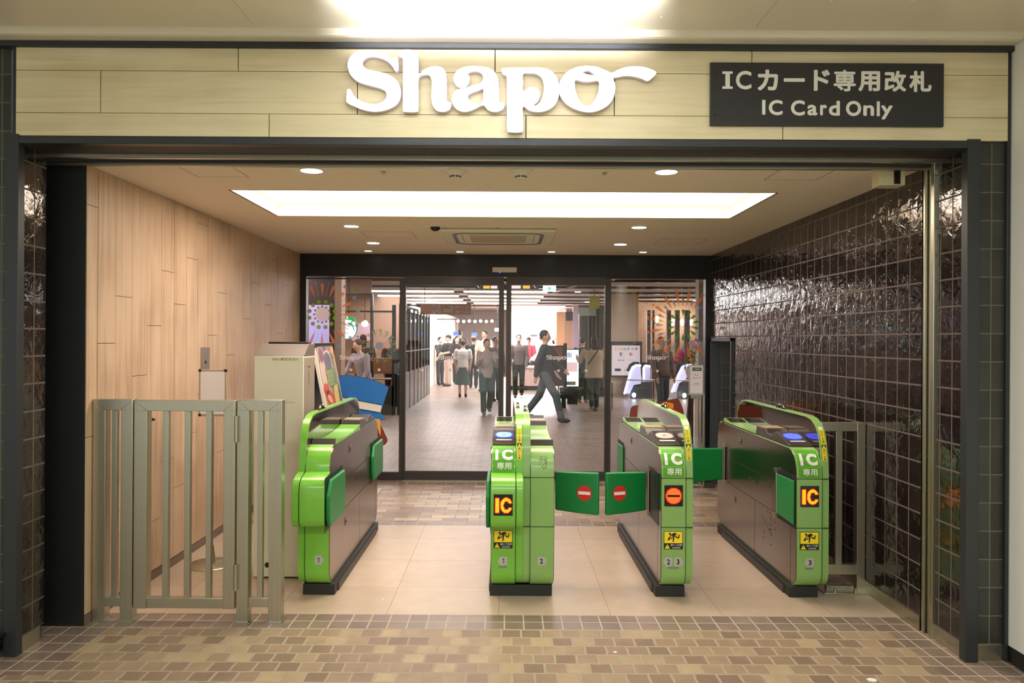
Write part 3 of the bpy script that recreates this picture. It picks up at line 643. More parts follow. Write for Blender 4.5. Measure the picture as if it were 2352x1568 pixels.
def caution(root, x0,x1,z0,z1,y):
    st = obj('caution_sticker', MB().box(x0,x1,y-.0006,y,z0,z1), M['black_print'], root)
    w_=x1-x0; h_=z1-z0; zb=z0+.34*h_
    obj('yellow_field', MB().box(x0+.003,x1-.003,y-.0009,y,zb,z1-.003), M['yellow'], st)
    P=lambda u,v:(x0+u*w_, zb+v*(z1-zb))
    mb=MB(); yy=y-.0012
    def poly(pts): mb.prism([P(*p) for p in pts],'y',yy-.0001,yy)
    me=circ(*P(.32,.78),.0065,14); mb.prism(me,'y',yy-.0001,yy)
    poly([(.38,.72),(.50,.84),(.66,.78),(.60,.68),(.56,.58),(.46,.52)])            # torso
    poly([(.46,.84),(.62,.86),(.66,.74),(.72,.70),(.68,.66),(.60,.72),(.56,.80)])  # arm
    poly([(.54,.60),(.62,.62),(.74,.48),(.78,.70),(.84,.72),(.80,.40),(.70,.40)])  # rear leg
    poly([(.46,.54),(.56,.56),(.52,.12),(.46,.10),(.47,.30)])                      # front leg
    poly([(.42,.66),(.30,.48),(.26,.50),(.38,.72)])
    poly([(.20,.22),(.34,.30),(.34,.50),(.22,.44)])                                # bag
    poly([(.38,.34),(.44,.36),(.42,.52),(.37,.50)])
    obj('running_figure', mb, M['black_print'], st)
    Q=lambda u,v:(x0+u*w_, z0+v*(zb-z0))
    obj('warning_triangle', MB().prism([Q(.05,.12),(Q(.32,.12)),(Q(.185,.86))],'y',yy-.0001,yy), M['yellow'], st)
    obj('exclamation_mark', MB().prism([Q(.175,.34),Q(.195,.34),Q(.2,.66),Q(.17,.66)],'y',yy-.0003,yy-.0002), M['black_print'], st)
    t=fit_text('扉にご注意',x0+.65*w_,z0+.24*h_,.60*w_,.115*h_,yy,.004); fit_text('CAUTION',x0+.65*w_,z0+.085*h_,.42*w_,.07*h_,yy,.02,mb=t)
    obj('caution_lettering', t, M['white'], st)
def module(root, a, b_, fa, fb, flip, front, bulge, gm, deco, facing):
    """a..b_ main body in x, fa..fb fin in x; facing = -1/+1: the side of the open aisle"""
    my = (lambda y: 10.74-y) if flip else (lambda y: y)
    G = M[gm]; e=.0025
    body = obj('body', MB().prism(BODY,'x',a+(.004 if facing<0 else 0),b_-(.004 if facing>0 else 0)), G, root, smooth=True)
    # steel side on the aisle side
    sx = a if facing<0 else b_; pts=inset(BODY,.010)
    pts=[(max(p[0],4.534) , p[1]) for p in pts]
    sp_ = obj('side_panel', MB().prism(pts,'x',sx,sx-facing*.006), M['gate_steel'], root)
    sm = MB(); xo = sx+facing*.0006
    def seam(y0,z0,y1,z1,t=.0018):
        if abs(y1-y0)>abs(z1-z0): sm.add([(xo,y0,z0-t),(xo,y1,z1-t),(xo,y1,z1+t),(xo,y0,z0+t)],[(0,1,2,3)])
        else: sm.add([(xo,y0-t,z0),(xo,y0+t,z0),(xo,y1+t,z1),(xo,y1-t,z1)],[(0,1,2,3)])
    for s_ in ((4.93,.605,5.9,.605),(4.88,.42,6.21,.42),(4.93,.42,4.93,.70),(5.28,.07,5.28,.42),(5.86,.42,5.86,.70),(4.62,.07,4.62,.42)): seam(my(s_[0]),s_[1],my(s_[2]),s_[3])
    if gm!='x': obj('panel_seams', sm, C_(60,50,44), sp_)
    for (yy,zz) in ((5.62,.765),(5.75,.33)):
        yy=my(yy); x2=sx+facing*.003; obj('lock_plate', MB().box(min(sx,x2),max(sx,x2),yy-.03,yy+.03,zz-.022,zz+.022), M['gate_steel'], sp_, bevel=.001)
        obj('lock', MB().cyl((sx,yy,zz),(sx+facing*.006,yy,zz),.009,n=16), M['fin_steel'], sp_, smooth=True)
    for y0 in (5.22,5.36):
        vt=MB()
        for k in range(5): yy=my(y0+.014*k); vt.box(min(sx,sx+facing*.001),max(sx,sx+facing*.001),yy-.003,yy+.003,.53,.555)
        obj('vent_slots', vt, C_(70,60,54), sp_)
    vt=MB()
    for k in range(5): yy=my(4.99); vt.box(min(sx,sx+facing*.001),max(sx,sx+facing*.001),yy-.012,yy+.012,.55+.01*k,.554+.01*k)
    obj('vent_slots', vt, C_(70,60,54), sp_)
    # fin
    fin = obj('divider_fin', MB().prism(FIN,'x',fa,fb), G, root, smooth=True)
    for s_,xx in ((-1,fa),(1,fb)):
        fp=[(max(p[0],4.60) if p[1]<.9 else p[0], max(p[1],.60)) for p in inset(FIN,.012)]
        obj('fin_plate', MB().prism(inset(FIN,.012),'x',xx+s_*-.0005,xx+s_*.0012), M['fin_steel'], fin)
    gx = (b_+fa)/2 if fa>=b_-.001 else (a+fb)/2
    gp = MB().prism([(p[0]-.0008 if p[0]<4.7 else p[0],p[1]) for p in BODY],'x',gx-.0016,gx+.0016)
    obj('gap_strip', gp, M['green_seam'], root)
    lt=MB(); ly=my(5.25) if not flip else 5.0; fc=(fa+fb)/2
    lt.box(fc-.013,fc+.013,ly-.07,ly+.07,1.028,1.036); lt.tube([(fc,ly-.05,1.036),(fc,ly-.035,1.050),(fc,ly+.035,1.050),(fc,ly+.05,1.036)],.009,12)
    obj('top_latch', lt, M['fin_steel'], fin, smooth=True)
    # top housings
    i0,i1=a+.004,b_-.001
    gp_=[(6.06,.85),(6.06,.886),(5.88,.864),(5.74,.859),(5.5,.866),(5.28,.884),(5.28,.85)]
    gh=obj('display_housing', MB().prism([(my(y),z) for y,z in gp_],'x',i0,i1), G, root, smooth=True)
    def on(y,z,o=.001): return (my(y),z+o)
    sl=lambda y: .864+(.886-.864)*(y-5.88)/.18
    q=MB(); ya,yb_=5.90,6.045; q.quad((i0+.01,my(ya),sl(ya)+.001),(i1-.01,my(ya),sl(ya)+.001),(i1-.01,my(yb_),sl(yb_)+.001),(i0+.01,my(yb_),sl(yb_)+.001))
    obj('guide_screen', q, M['screen_off'], gh)
    obj('screen_back', MB().prism([(my(6.06),.845),(my(6.06),.884),(my(6.066),.884),(my(6.10),.845)],'x',i0,i1), M['dark_plastic'], gh)
    dp=[(5.29,.85),(5.265,.914),(5.08,.912),(5.055,.888),(4.98,.886),(4.885,.917),(4.65,.864),(4.65,.85)]
    rh=obj('reader_housing', MB().prism([(my(y),z) for y,z in dp],'x',i0,i1), M['dark_plastic'], root, bevel=.003)
    q=MB(); q.box(i0+.012,i1-.012,min(my(5.245),my(5.10)),max(my(5.245),my(5.10)),.913,.9150); lf=obj('label_frame', q, C_(176,160,60,.4), rh)
    obj('label_plate', MB().box(i0+.018,i1-.018,min(my(5.236),my(5.11)),max(my(5.236),my(5.11)),.914,.9155), C_(150,134,118,.4), lf)
    sl2=lambda y: .864+(.917-.864)*(y-4.65)/.235
    def slope_disc(yc,rx,ry,o,n=36,pw=2.6,h=.0):
        vs=[]; 
        for k in range(n):
            t=2*math.pi*k/n; c_,s_=math.cos(t),math.sin(t); rr_=(abs(c_)**pw+abs(s_)**pw)**(-1/pw)
            x=(i0+i1)/2+rx*rr_*c_; y=yc+ry*rr_*s_; vs.append((x,my(y),sl2(y)+o))
        m_=MB(); m_.add(vs,[tuple(range(n)) if not flip else tuple(range(n))[::-1]]); return m_
    lit = deco.get('lit')
    obj('card_reader', slope_disc(4.80,.052,.050,.0012), M['reader_blue' if lit else 'reader_grey'], rh)
    obj('reader_centre', slope_disc(4.80,.045,.042,.002), M['reader_cyan'] if lit==2 else (C_(70,90,250,.3,emit=(64,84,255),es=2.0) if lit else C_(206,192,186,.3)), rh)
    obj('reader_mark', slope_disc(4.80,.014,.006,.003), M['magenta'], rh)
    obj('reader_strip', slope_disc(4.713,.046,.010,.0015,pw=9), C_(206,204,196,.3), rh)
    # front
    if front=='IC':
        gd_=obj('green_panel', curved_rect(a+.010,b_-.008,.006,.195,FUP,FUPS,.0006), M['green_dark'], root, smooth=True)
        xc=(a+b_)/2; w_=b_-a; ds_=.022 if bulge else 0
        obj('ic_lettering', curved_text('C',xc+.022,.062,.075+ds_,.150+ds_,FUP,FUPS,.0016,.06,mb=curved_text('I',xc-.038,.017,.075+ds_,.150+ds_,FUP,FUPS,.0016,0)), M['white'], gd_)
        obj('kanji_lettering', curved_text('専用',xc+.004,.082,.018+ds_*1.2,.058+ds_*1.2,FUP,FUPS,.0016,.012), M['white'], gd_)
        st=obj('yellow_strip', curved_rect(fa+.008,fb-.008,.19,.375,FF,FFS,.0008), M['yellow'], root, smooth=True)
        fx=(fa+fb)/2
        obj('pictogram', curved_rect(fa+.008,fb-.008,.375,.398,FF,FFS,.0009,4), C_(236,214,206), st)
        obj('strip_black_field', curved_rect(fa+.008,fb-.008,.262,.282,FF,FFS,.0011,4), M['black_print'], st)
        tm=MB(); q0=along(FF,FFS,.263,.0016); q1=along(FF,FFS,.281,.0016)
        tm.add([(fx-.011,q0[0],q0[1]),(fx+.011,q0[0],q0[1]),(fx,q1[0],q1[1])],[(0,1,2)]); obj('strip_triangle', tm, M['yellow'], st)
        tm=MB(); s_=.368
        for ch in 'かけこみ禁止': curved_text(ch,fx,.013,s_-.0145,s_-.001,FF,FFS,.0014,.006,mb=tm); s_-=.0152
        obj('strip_lettering', tm, M['black_print'], st); tm=MB()
        s_=.258
        for ch in '扉にご注意': curved_text(ch,fx,.013,s_-.0120,s_-.001,FF,FFS,.0014,.006,mb=tm); s_-=.0130
        obj('strip_lettering', tm, M['black_print'], st)
    x0,x1=min(a,fa),max(b_,fb)
    yb=4.52
    if bulge:
        bp=[(4.53,.718),(4.47,.708),(4.43,.697),(4.40,.679),(4.387,.655),(4.38,.62),(4.38,.475),(4.386,.450),(4.405,.432),(4.44,.422),(4.53,.42)]
        if fa>=b_-.001: A_,B_=(a,b_-.001),(fa+.001,fb)
        else: A_,B_=(a+.001,b_),(fa,fb-.001)
        bo=obj('display_box', MB().prism(bp,'x',*A_), G, root, bevel=.004); obj('fin_box', MB().prism(bp,'x',*B_), G, root, bevel=.004)
        obj('box_seam', MB().prism([(p[0]-.0005,p[1]) if p[0]<4.52 else p for p in bp],'x',gx-.0012,gx+.0012), M['green_seam'], bo)
        yb=4.38
    else:
        for zz in (.69,.411): obj('front_seam', MB().box(x0,x1,4.5185,4.53,zz-.0018,zz+.0018), M['green_seam'], root)
    d=deco
    if 'led' in d:
        xc=(a+b_)/2
        led_panel(root, xc-.0525,xc+.0525,d['ledz'][0],d['ledz'][1],yb,d['led'])
    if d.get('caution'): xc=(a+b_)/2; caution(root,xc-.054,xc+.054,.287,.390,4.52)
    for (dx,num,way,bar) in d.get('badges',[]): badge(root,(a+b_)/2+dx,.216,4.52,num,way,bar)
    if d.get('residue'):
        rs=MB(); random.seed(5)
        for k in range(60):
            x=(a+b_)/2+random.uniform(-.02,.025); s0=random.uniform(.045,.12); ll=random.uniform(.004,.012)
            curved_rect(x-.003,x+.003,s0,s0+ll,FUP,FUPS,.0006,2,mb=rs)
        obj('sticker_residue', rs, C_(132,160,104), root)
    return sp_
def pad_closed(root, x, side, y0,y1, wide=False):
    """flap folded against the side; side=+1 stands on the right of x"""
    rc=MB(); rc.box(min(x,x+side*.0015),max(x,x+side*.0015),min(y0,y1)-.015,max(y0,y1)+.015,.40,.70); obj('flap_recess', rc, C_(26,26,24,.5), root)
    c=.05 if wide else .012
    a,b_=min(y0,y1),max(y0,y1)
    if wide: pts=[(a,.43+c),(a+c*.6,.421),(b_-.02,.421),(b_,.445),(b_,.655),(b_-.02,.680),(a+c*1.4,.680),(a,.60)]
    else: pts=[(a,.421),(b_,.428),(b_,.668),(a,.673)]
    m=MB().prism(pts,'x',x+side*.002,x+side*(.026 if wide else .010)); return obj('flap', m, M['pad'], root, bevel=.008 if wide else .004, seg=3)
def hinge(root,x,y,side):
    m=MB().cyl((x,y,.40),(x,y,.70),.009,n=16); m.box(x-.012,x+.012,y-.012,y+.012,.395,.425); m.box(x-.012,x+.012,y-.012,y+.012,.675,.70)
    obj('hinge_post', m, M['stainless'], root, smooth=True)
def pad_open(root, hx,hy,tx_,ty, sign_at=None):
    d=Vector((tx_-hx,ty-hy)); L=d.length; d/=L; n=Vector((-d.y,d.x))
    pts=[(.02,.432),(L*.5,.424),(L,.419),(L,.676),(L*.5,.671),(.02,.667)]
    m=MB().prism(pts,'y',-.014,.014)
    m.xf(lambda v: Vector((hx+d.x*v.x+n.x*v.y, hy+d.y*v.x+n.y*v.y, v.z)))
    p=obj('flap', m, M['pad'], root, bevel=.010, seg=3)
    if sign_at is not None:
        sgn = -1 if n.y*1 > 0 else 1
        def disc(r,off,mt,nm,rect=None):
            q=MB(); yy=sgn*(.0145+off)
            if rect: pp=[(sign_at-rect[0],.549-rect[1]),(sign_at+rect[0],.549-rect[1]),(sign_at+rect[0],.549+rect[1]),(sign_at-rect[0],.549+rect[1])]
            else: pp=circ(sign_at,.549,r,36)
            q.prism(pp,'y',yy-.0003,yy+.0003); q.xf(lambda v: Vector((hx+d.x*v.x+n.x*v.y, hy+d.y*v.x+n.y*v.y, v.z))); obj(nm,q,mt,p)
        disc(.0455,.0006,M['red'],'no_entry_disc'); disc(0,.0014,M['white'],'white_bar',(.037,.0095))
    hinge(root,hx,hy,1)
    return p
def base(root,x0,x1):
    b_=obj('base', MB().box(x0,x1,4.575,6.13,0,.064), M['rubber'], root, bevel=.004)
    m=MB()
    for y in (4.80,5.6): m.box(x0-.001,x1+.001,y-.002,y+.002,.004,.060)
    m.box(x0-.006,x0+.004,4.66,6.0,0,.045); m.box(x1-.004,x1+.006,4.66,6.0,0,.045); obj('base_trim', m, C_(60,56,52,.5), b_)
# gate A
gA=thing('ticket_gate','leftmost green ticket gate with bulging box and single badge 1, beside the cream cabinet','ticket gate',(-1.08,5.3,0),'green IC card ticket gates')
base(gA,-1.158,-.975)
module(gA,-1.135,-.996,-1.176,-1.135,True,'plain',True,'green_a',dict(badges=[(.012,'1',1,False)]),+1)
pad_closed(gA,-.996,1,4.845,4.41,True); pad_closed(gA,-.996,1,5.88,6.33,True)
# gate B
gB=thing('ticket_gate','double-width green ticket gate in the centre with IC display, badges 1 and 2','ticket gate',(.1,5.3,0),'green IC card ticket gates')
base(gB,-.085,.272)
module(gB,-.08,.06,.06,.101,False,'IC',True,'green_a',dict(led='IC',ledz=(.504,.621),caution=True,lit=2,badges=[(-.002,'1',-1,True)]),-1)
module(gB,.144,.281,.102,.144,True,'plain',False,'green_b',dict(badges=[(.0,'2',1,False)],residue=True),+1)
pad_closed(gB,-.08,-1,4.845,4.41,True); pad_closed(gB,-.08,-1,5.88,6.33,True)
pad_open(gB,.290,4.885,.565,4.785,.205)
# gate C
gC=thing('ticket_gate','green ticket gate showing a red no-entry display, badges 2 and 3','ticket gate',(.97,5.3,0),'green IC card ticket gates')
base(gC,.865,1.035)
module(gC,.887,1.026,1.026,1.067,False,'IC',False,'green_b',dict(led='NO',ledz=(.531,.651),caution=True,badges=[(-.031,'2',-1,False),(.031,'3',1,False)]),-1)
obj('grey_tape', MB().box(.957-.03,.957+.03,4.5192,4.52,.176,.187), C_(120,128,124), gC)
pad_open(gC,.878,4.885,.604,4.785,.205)
pad_closed(gC,.887,-1,5.96,6.25)
obj('flap_well', MB().box(.885,.8875,4.60,4.86,.40,.705), C_(24,26,24,.4), gC)
pad_open(gC,1.076,5.99,1.350,5.90)
# gate D
gD=thing('ticket_gate','rightmost green ticket gate with orange IC display, badge 3, beside the dark tiled wall','ticket gate',(1.75,5.3,0),'green IC card ticket gates')
base(gD,1.635,1.80)
module(gD,1.657,1.80,1.80,1.84,False,'IC',False,'green_b',dict(led='IC',ledz=(.531,.651),caution=True,lit=1,badges=[(.0,'3',-1,True)]),-1)
pad_closed(gD,1.657,-1,4.55,4.836)
hinge(gD,1.652,4.85,1)
pad_open(gD,1.648,5.99,1.375,5.90)
rs=MB(); random.seed(9)
for k in range(26):
    y=random.gauss(4.98,.09); z=random.gauss(.30,.07); r=random.uniform(.002,.007)
    if .1<z<.40: rs.prism([(y+r*math.cos(t)*random.uniform(.6,1.3),z+r*1.4*math.sin(t)*random.uniform(.6,1.3)) for t in [i*.785 for i in range(8)]],'x',1.6562,1.657)
obj('rust_spots', rs, C_(96,60,42,.7), gD)

# ================================================================== STAINLESS FENCE (three pieces) + RIGHT FENCE
YP=4.12
def pxx(px,py=1150): return X(px,py,YP)
def frame_panel(name,lbl,catg,posts,bars,top,low,feet,x0,x1,grp=None):
    t=thing(name,lbl,catg,((x0+x1)/2,YP+.03,0),grp)
    P_=MB()
    for (a,b_) in posts:
        o=obj('post', MB().box(a,b_,YP,YP+.06,0 if feet else low[0],top), M['stainless'], t, bevel=.0015)
        if feet: obj('foot_plate', MB().box(a-.012,b_+.012,YP-.012,YP+.075,0,.004), M['stainless'], o)
    obj('top_rail', MB().box(posts[0][1]-.058,posts[-1][0]+.058,YP-.0006,YP+.0594,top-.055,top+.0006), M['stainless'], t, bevel=.0015)
    obj('bottom_rail', MB().box(posts[0][1],posts[-1][0],YP+.008,YP+.052,low[0],low[1]), M['stainless'], t, bevel=.0015)
    for (a,b_) in bars: obj('bar', MB().box(a,b_,YP+.016,YP+.046,low[1]-.001,top-.05), M['stainless'], t, bevel=.001)
    # mitre joints at the corners
    mj=MB()
    for (cx,dx) in ((posts[0][0],posts[0][1]-posts[0][0]),(posts[-1][1],-(posts[-1][1]-posts[-1][0]))):
        mj.add([(cx,YP-.0012,top),(cx+dx,YP-.0012,top-.055),(cx+dx,YP-.0012,top-.052),(cx,YP-.0012,top+.0005)],[(0,1,2,3),(3,2,1,0)])
    obj('mitre_joint', mj, C_(96,94,84,.5), t)
    return t
TOP=1.151
frame_panel('metal_fence','narrow stainless fence panel next to the black shutter panel, leftmost of three','fence',[(-2.135,-2.070),(-1.990,-1.928)],[(pxx(252),pxx(264))],TOP,(.078,.125),True,-2.135,-1.928)
gl=frame_panel('fence_gate','stainless swing gate leaf of vertical bars between two fixed fence panels','gate',[(-1.921,-1.855),(-1.458,-1.397)],[(pxx(370),pxx(383)),(pxx(420),pxx(433)),(pxx(470),pxx(482))],TOP-.004,(.070,.122),False,-1.921,-1.397)
fp=frame_panel('metal_fence','narrow stainless fence panel in front of the cream cabinet, right of the swing gate','fence',[(-1.388,-1.328),(-1.222,-1.156)],[(pxx(589),pxx(601))],TOP,(.078,.125),True,-1.39,-1.156)
for zz in (.935,.17):
    h_=MB().cyl((-1.388,YP-.012,zz),(-1.388,YP-.012,zz+.135),.0105,n=18); h_.box(-1.394,-1.372,YP-.004,YP,zz+.004,zz+.131)
    obj('hinge', h_, M['stainless'], fp, smooth=True)
# right fence: behind gate D; front at Y ~4.66
def rx(px,py,Y=4.68): return X(px,py,Y)
YR=4.68
t=thing('metal_fence','stainless fence panel bolted down between the rightmost gate and the dark tiled wall','fence',(2.0,YR+.03,0))
xr0,xr1=rx(1969,1100),rx(1988,1100); zt=Z(1980,971,YR); 
obj('post', MB().box(xr0,xr1,YR,YR+.05,0,zt), M['stainless'], t, bevel=.0015)
obj('top_rail', MB().box(1.86,xr0,YR,YR+.05,zt-.05,zt), M['stainless'], t, bevel=.0015)
obj('bottom_rail', MB().box(1.86,xr0,YR+.005,YR+.045,Z(1950,1320,YR),Z(1950,1297,YR)), M['stainless'], t, bevel=.0015)
obj('bar', MB().box(rx(1921,1150),rx(1936,1150),YR+.01,YR+.04,Z(1950,1298,YR),zt-.048), M['stainless'], t, bevel=.001)
bt=MB(); bt.box(1.86,xr1+.01,YR-.05,YR+.1,0,.008); pl_=obj('floor_plate', bt, M['stainless'], t, bevel=.002)
bb=MB()
for (x,y) in ((1.93,YR-.03),(2.05,YR-.03),(2.02,YR+.07)): bb.cyl((x,y,.008),(x,y,.03),.007,n=6)
bb.box(1.90,2.06,YR+.02,YR+.045,.008,.03); obj('bolt', bb, M['stainless'], pl_)

# ================================================================== CABINET, SIGN STANDS, POSTER BOARD, STANDEES
t=thing('cabinet','tall cream metal cabinet with a sloping taupe top, between fence and leftmost gate','cabinet',(-1.39,5.0,0))
x0,x1,y0,y1=-1.54,-1.238,4.875,5.15; zf,zr=1.362,1.437
obj('body', MB().box(x0,x1,y0,y1,.012,zf), [M['cream']], t, bevel=.003)
obj('side_panel', MB().box(x1-.001,x1+.002,y0+.012,y1,.02,zf-.01), M['taupe'], t)
obj('sloping_top', MB().prism([(y0,zf),(y1,zf),(y1,zr),(y0+.13,zr)],'x',x0,x1+.002), M['taupe_top'], t, bevel=.003)
obj('handle_recess', MB().box(x1+.001,x1+.004,y0+.10,y0+.16,1.29,1.30).box(x1+.001,x1+.0035,y0+.125,y0+.131,1.18,1.27), C_(110,100,90), t)
ms=MB(); random.seed(2)
for k in range(34):
    x=x0+.11+.16*k/34; ms.box(x,x+random.uniform(.002,.007),y0-.0007,y0,1.338+random.uniform(-.006,.0),1.352+random.uniform(-.004,.003))
obj('tape_residue', ms, C_(196,190,140), t)
ms=MB()
for k in range(9): x=-1.375+.010*k; ms.box(x,x+.003,y0-.0007,y0,1.075+random.uniform(-.002,.002),1.085)
ms.box(-1.335,-1.325,y0-.0007,y0,.735,.739).box(-1.43,-1.42,y0-.0007,y0,.735,.738)
obj('scuff_marks', ms, C_(150,140,110), t)
obj('dark_grommet', MB().cyl((-1.452,y0-.003,.085),(-1.452,y0+.001,.085),.016,n=20), M['black'], t)
obj('foot', MB().box(x0+.02,x1-.02,y0+.02,y1-.02,0,.013), M['black'], t)
tag(obj('clipboard', MB().box(-1.50,-1.25,5.03,5.12,zr,zr+.012), M['black'], bevel=.003), 'thin black folder lying on top of the cream cabinet', 'folder')
# small sign stand left
t=thing('sign_stand','blank white framed sign on a chrome pole with a round base, behind the stainless fence','sign stand',(-1.90,5.165,0))
obj('round_base', MB().lathe([(.152,0),(.152,.006),(.145,.012),(.05,.018),(.032,.022),(.001,.022)],-1.90,5.165,48), M['stainless'], t, smooth=True)
obj('pole', MB().tube([(-1.90,5.165,.02),(-1.90,5.165,.96)],.009,12), M['stainless'], t, smooth=True)
obj('collar', MB().lathe([(.024,.02),(.022,.06),(.012,.13),(.010,.13)],-1.90,5.165,20), M['stainless'], t, smooth=True)
bx0,bx1,bz0,bz1=-1.985,-1.805,.965,1.268
sb=obj('sign_frame', MB().box(bx0,bx1,5.15,5.162,bz0,bz1), C_(176,160,136,.4), t, bevel=.003)
obj('blank_sheet', MB().box(bx0+.012,bx1-.012,5.1485,5.151,bz0+.014,bz1-.014), M['paper'], sb)
cn=MB()
for (x,z) in ((bx0,bz0),(bx1,bz0),(bx0,bz1),(bx1,bz1)): cn.box(x-.001 if x<-1.9 else x-.016, x+.016 if x<-1.9 else x+.001, 5.148,5.163, z-.001 if z<1.1 else z-.016, z+.016 if z<1.1 else z+.001)
obj('corner_clip', cn, M['black'], sb)
# sign stand right, near the door
t=thing('sign_stand','white notice with dark heading on a chrome pole, right of the doors','sign stand',(1.985,8.05,0))
obj('round_base', MB().lathe([(.14,0),(.14,.006),(.13,.012),(.04,.018),(.001,.02)],1.985,8.05,48), M['stainless'], t, smooth=True)
obj('pole', MB().tube([(1.965,8.05,.02),(1.965,8.05,.93)],.012,12).tube([(2.005,8.05,.02),(2.005,8.05,.93)],.008,12), M['stainless'], t, smooth=True)
yy=8.0; a=at(1583,872,yy)[0]; b2=at(1616,872,yy)[0]; c=at(1600,907,yy)[1]; d=at(1600,838,yy)[1]
sb=obj('sign_frame', MB().box(a,b2,yy,yy+.02,c,d), C_(190,186,184,.35), t, bevel=.003)
obj('notice_sheet', MB().box(a+.012,b2-.012,yy-.001,yy+.001,c+.02,d-.012), M['paper'], sb)
hd=obj('dark_heading', MB().box(a+.03,b2-.022,yy-.002,yy,d-.058,d-.026), C_(40,40,56), sb)
obj('heading_lettering', fit_text('▼ 営業時間',(a+b2)/2,d-.042,.075,.014,yy-.0025,.02), M['white'], hd)
nt_=fit_text('平 土',(a+b2)/2,d-.10,.045,.014,yy-.002,.01)
obj('notice_text', nt_, M['black_print'], sb)
obj('notice_text_red', fit_text('9:00-21:00',(a+b2)/2,d-.13,.085,.013,yy-.002,.01), C_(214,120,130), sb)
obj('notice_small_print', fit_text('毎日営業',(a+b2)/2,d-.185,.05,.009,yy-.002,.01,mb=fit_text('お気をつけてお進みください',(a+b2)/2,d-.2,.08,.008,yy-.002,.01)), M['black_print'], sb)
obj('brochure_tray', MB().box(a+.02,b2-.02,yy-.01,yy+.02,c-.035,c), M['stainless'], t, bevel=.002)
# poster board (A-frame turned towards the aisle)
t=thing('poster_stand','slanted poster board with a colourful food photo, behind the cream cabinet','poster board',(-1.45,6.68,0))
TL=Vector((-1.530,6.36,1.437)); TR=Vector((-1.530,7.00,1.437)); DN=Vector((.196,0,-.98)).normalized(); RT=Vector((0,1,0)); NO=Vector((.98,0,.196)).normalized()
def PB(u,v,o=0): return TL+RT*u+DN*v+NO*o      # u to the far side, v downwards
def pbox(u0,u1,v0,v1,o0,o1):
    m=MB(); return m.add([PB(u0,v1,o0),PB(u1,v1,o0),PB(u1,v0,o0),PB(u0,v0,o0),PB(u0,v1,o1),PB(u1,v1,o1),PB(u1,v0,o1),PB(u0,v0,o1)],[(3,2,1,0),(4,5,6,7),(0,1,5,4),(1,2,6,5),(2,3,7,6),(3,0,4,7)])
obj('board', pbox(0,.64,0,1.45,-.03,0), C_(214,206,196,.4), t, bevel=.004)
b2_=pbox(0,.64,0,1.45,-.03,-.01); b2_.xf(lambda v: Vector((-3.075-v.x-.0, v.y, v.z))); obj('rear_leg', b2_, C_(60,54,52,.5), t)
ps=obj('poster', pbox(.03,.60,.03,.58,0,.002), C_(196,160,120,.4), t)
def blob(pts_or, mt, nm, o):
    m=MB(); 
    for pts in pts_or: n=len(pts); m.add([PB(p[0],p[1],o) for p in pts],[tuple(range(n))])
    return obj(nm, m, mt, ps)
def el(u,v,ru,rv,n=22,rot=0): return [(u+ru*math.cos(t)*math.cos(rot)-rv*math.sin(t)*math.sin(rot), v+ru*math.cos(t)*math.sin(rot)+rv*math.sin(t)*math.cos(rot)) for t in [2*math.pi*i/n for i in range(n)]]
blob([[(.03,.03),(.60,.03),(.60,.20),(.03,.16)]], C_(88,54,36,.4),'table_photo',.0024)
blob([el(.13,.10,.10,.075),el(.46,.055,.10,.035),el(.33,.165,.16,.10),el(.10,.26,.09,.12)], C_(224,214,206,.4),'dish_photo',.0028)
blob([el(.13,.10,.08,.06)], C_(140,30,30,.4),'berries_photo',.0032)
blob([el(.33,.165,.13,.082)], C_(62,62,86,.4),'blueberries_photo',.0032)
blob([el(.46,.055,.08,.026)], C_(214,70,40,.4),'tomatoes_photo',.0032)
blob([el(.56,.08,.05,.06),el(.57,.15,.035,.05)], C_(240,178,30,.4),'lemon_photo',.0034)
blob([el(.10,.26,.07,.10)], C_(236,196,176,.4),'ham_photo',.0032)
blob([el(.45,.29,.12,.05,rot=.9),el(.52,.25,.08,.03,rot=1.2),el(.40,.40,.07,.08),el(.55,.45,.05,.10)], C_(96,140,52,.4),'lettuce_photo',.0030)
blob([el(.30,.29,.13,.085,rot=.5)], C_(70,84,34,.4),'pot_photo',.0034)
blob([el(.22+.055*i+.02*(j%2),.25+.035*j,.026,.019) for i in range(4) for j in range(4)], C_(150,178,76,.4),'olives_photo',.0038)
blob([el(.10,.385,.09,.05)], C_(222,56,28,.4),'red_pepper_photo',.0036)
blob([el(.20,.48,.16,.075,rot=.3)], C_(206,84,50,.4),'crab_photo',.0036)
blob([el(.17,.47,.08,.03,rot=.3)], C_(246,190,160,.4),'crab_highlight_photo',.0039)
blob([[(.36,.38),(.52,.36),(.50,.53),(.33,.51)]], C_(248,216,130,.4),'cheese_photo',.0040)
blob([el(.53,.52,.07,.045),el(.30,.55,.07,.02)], C_(120,80,110,.4),'grapes_photo',.0036)
blob([[(.03,.572),(.60,.572),(.60,.58),(.03,.58)],[(.03,.03),(.60,.03),(.60,.038),(.03,.038)]], C_(60,50,70,.4),'poster_edge',.0042)
